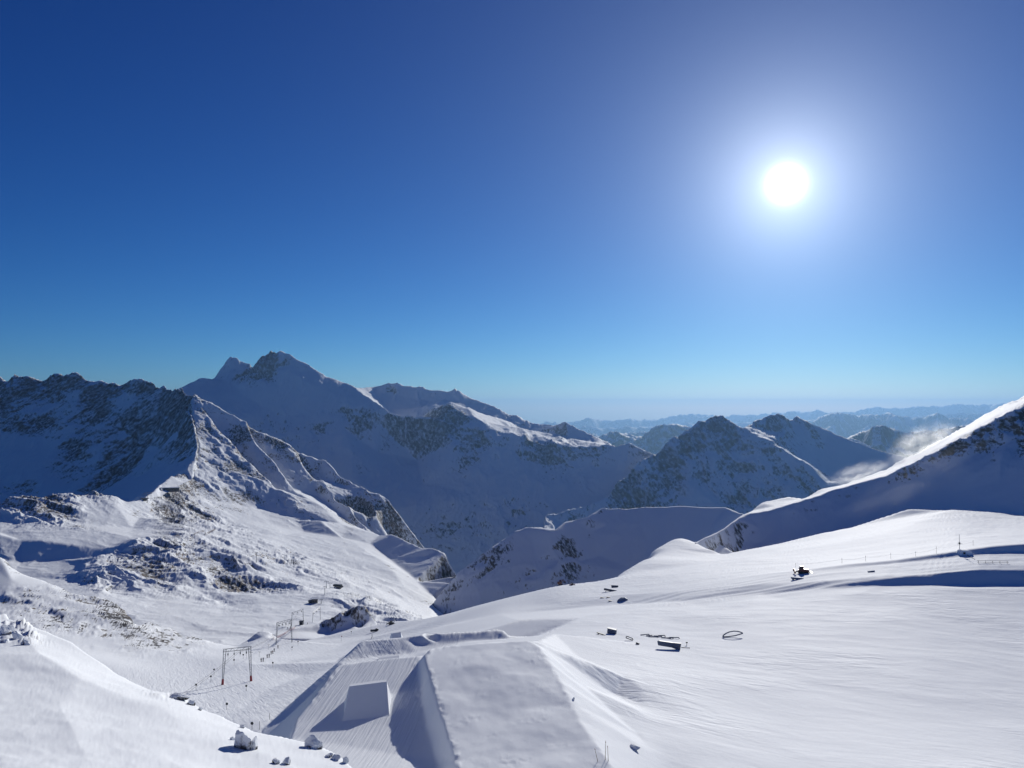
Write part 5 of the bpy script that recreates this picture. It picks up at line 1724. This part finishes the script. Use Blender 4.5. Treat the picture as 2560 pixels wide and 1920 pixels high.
nt.links.new(th.outputs[0], mu.inputs[1])
mu2 = nt.nodes.new('ShaderNodeMath')
mu2.operation = 'MULTIPLY'
mu2.inputs[1].default_value = 0.03
nt.links.new(mu.outputs[0], mu2.inputs[0])
nt.links.new(mu2.outputs[0], v_.inputs['Density'])
nt.links.new(v_.outputs[0], o_.inputs['Volume'])
pm2 = pm.copy()
pm2.name = 'thin_blowing_snow'
[n for n in pm2.node_tree.nodes if n.type == 'MATH' and abs(n.inputs[1].default_value - 0.03) < 1e-6][0].inputs[1].default_value = 0.004
[n for n in pm2.node_tree.nodes if n.type == 'TEX_NOISE'][0].inputs['Scale'].default_value = 1.4
for (px, py, d, sx, sy, sz, lean, lab) in [(2310, 1115, 945, 56, 40, 27, .5, 'bright plume of blowing snow over the right ridge'), (2150, 1186, 930, 50, 30, 15, .3, 'low drifting snow cloud along the ridge saddle'), (2330, 1205, 790, 130, 34, 34, .35, 'faint veil of drifting snow in front of the shaded ridge')]:
    bm = bmesh.new()
    bmesh.ops.create_icosphere(bm, subdivisions=3, radius=1.0)
    me = bpy.data.meshes.new('snow_plume')
    bm.to_mesh(me)
    bm.free()
    me.materials.append(pm if px != 2330 else pm2)
    o = bpy.data.objects.new('snow_plume', me)
    COL.objects.link(o)
    o.location = at(px, py, d)
    o.scale = (sx, sy, sz)
    o.rotation_euler = (0, -lean, 0.2)
    o['kind'] = 'stuff'
    tag(o, lab, 'blowing snow')

# ------------------------------------------------------------------ air
hz_m = bpy.data.materials.new('haze_air')
hz_m.use_nodes = True
nt = hz_m.node_tree
nt.nodes.clear()
o_ = nt.nodes.new('ShaderNodeOutputMaterial')
v_ = nt.nodes.new('ShaderNodeVolumePrincipled')
v_.inputs['Color'].default_value = (0.19, 0.35, 0.58, 1)
v_.inputs['Density'].default_value = 3.2e-5
v_.inputs['Anisotropy'].default_value = 0.45
nt.links.new(v_.outputs[0], o_.inputs['Volume'])
bm = bmesh.new()
bmesh.ops.create_cube(bm, size=1.0)
hz_me = bpy.data.meshes.new('haze')
bm.to_mesh(hz_me)
bm.free()
hz_me.materials.append(hz_m)
hz = bpy.data.objects.new('haze', hz_me)
COL.objects.link(hz)
zmin = min(min(v[2] for v in o.bound_box) for o in COL.objects if o.type == 'MESH' and o.get('kind') == 'structure')
ZLO, ZHI = zmin - 1.0, 560.0
hz.scale = (110000, 60000, ZHI - ZLO)
hz.location = (12000, 23500, (ZHI + ZLO) / 2)
hz['kind'] = 'stuff'
hz['label'] = 'thin blue haze in the valley air'
hz['category'] = 'haze'
print('lowest terrain', zmin)
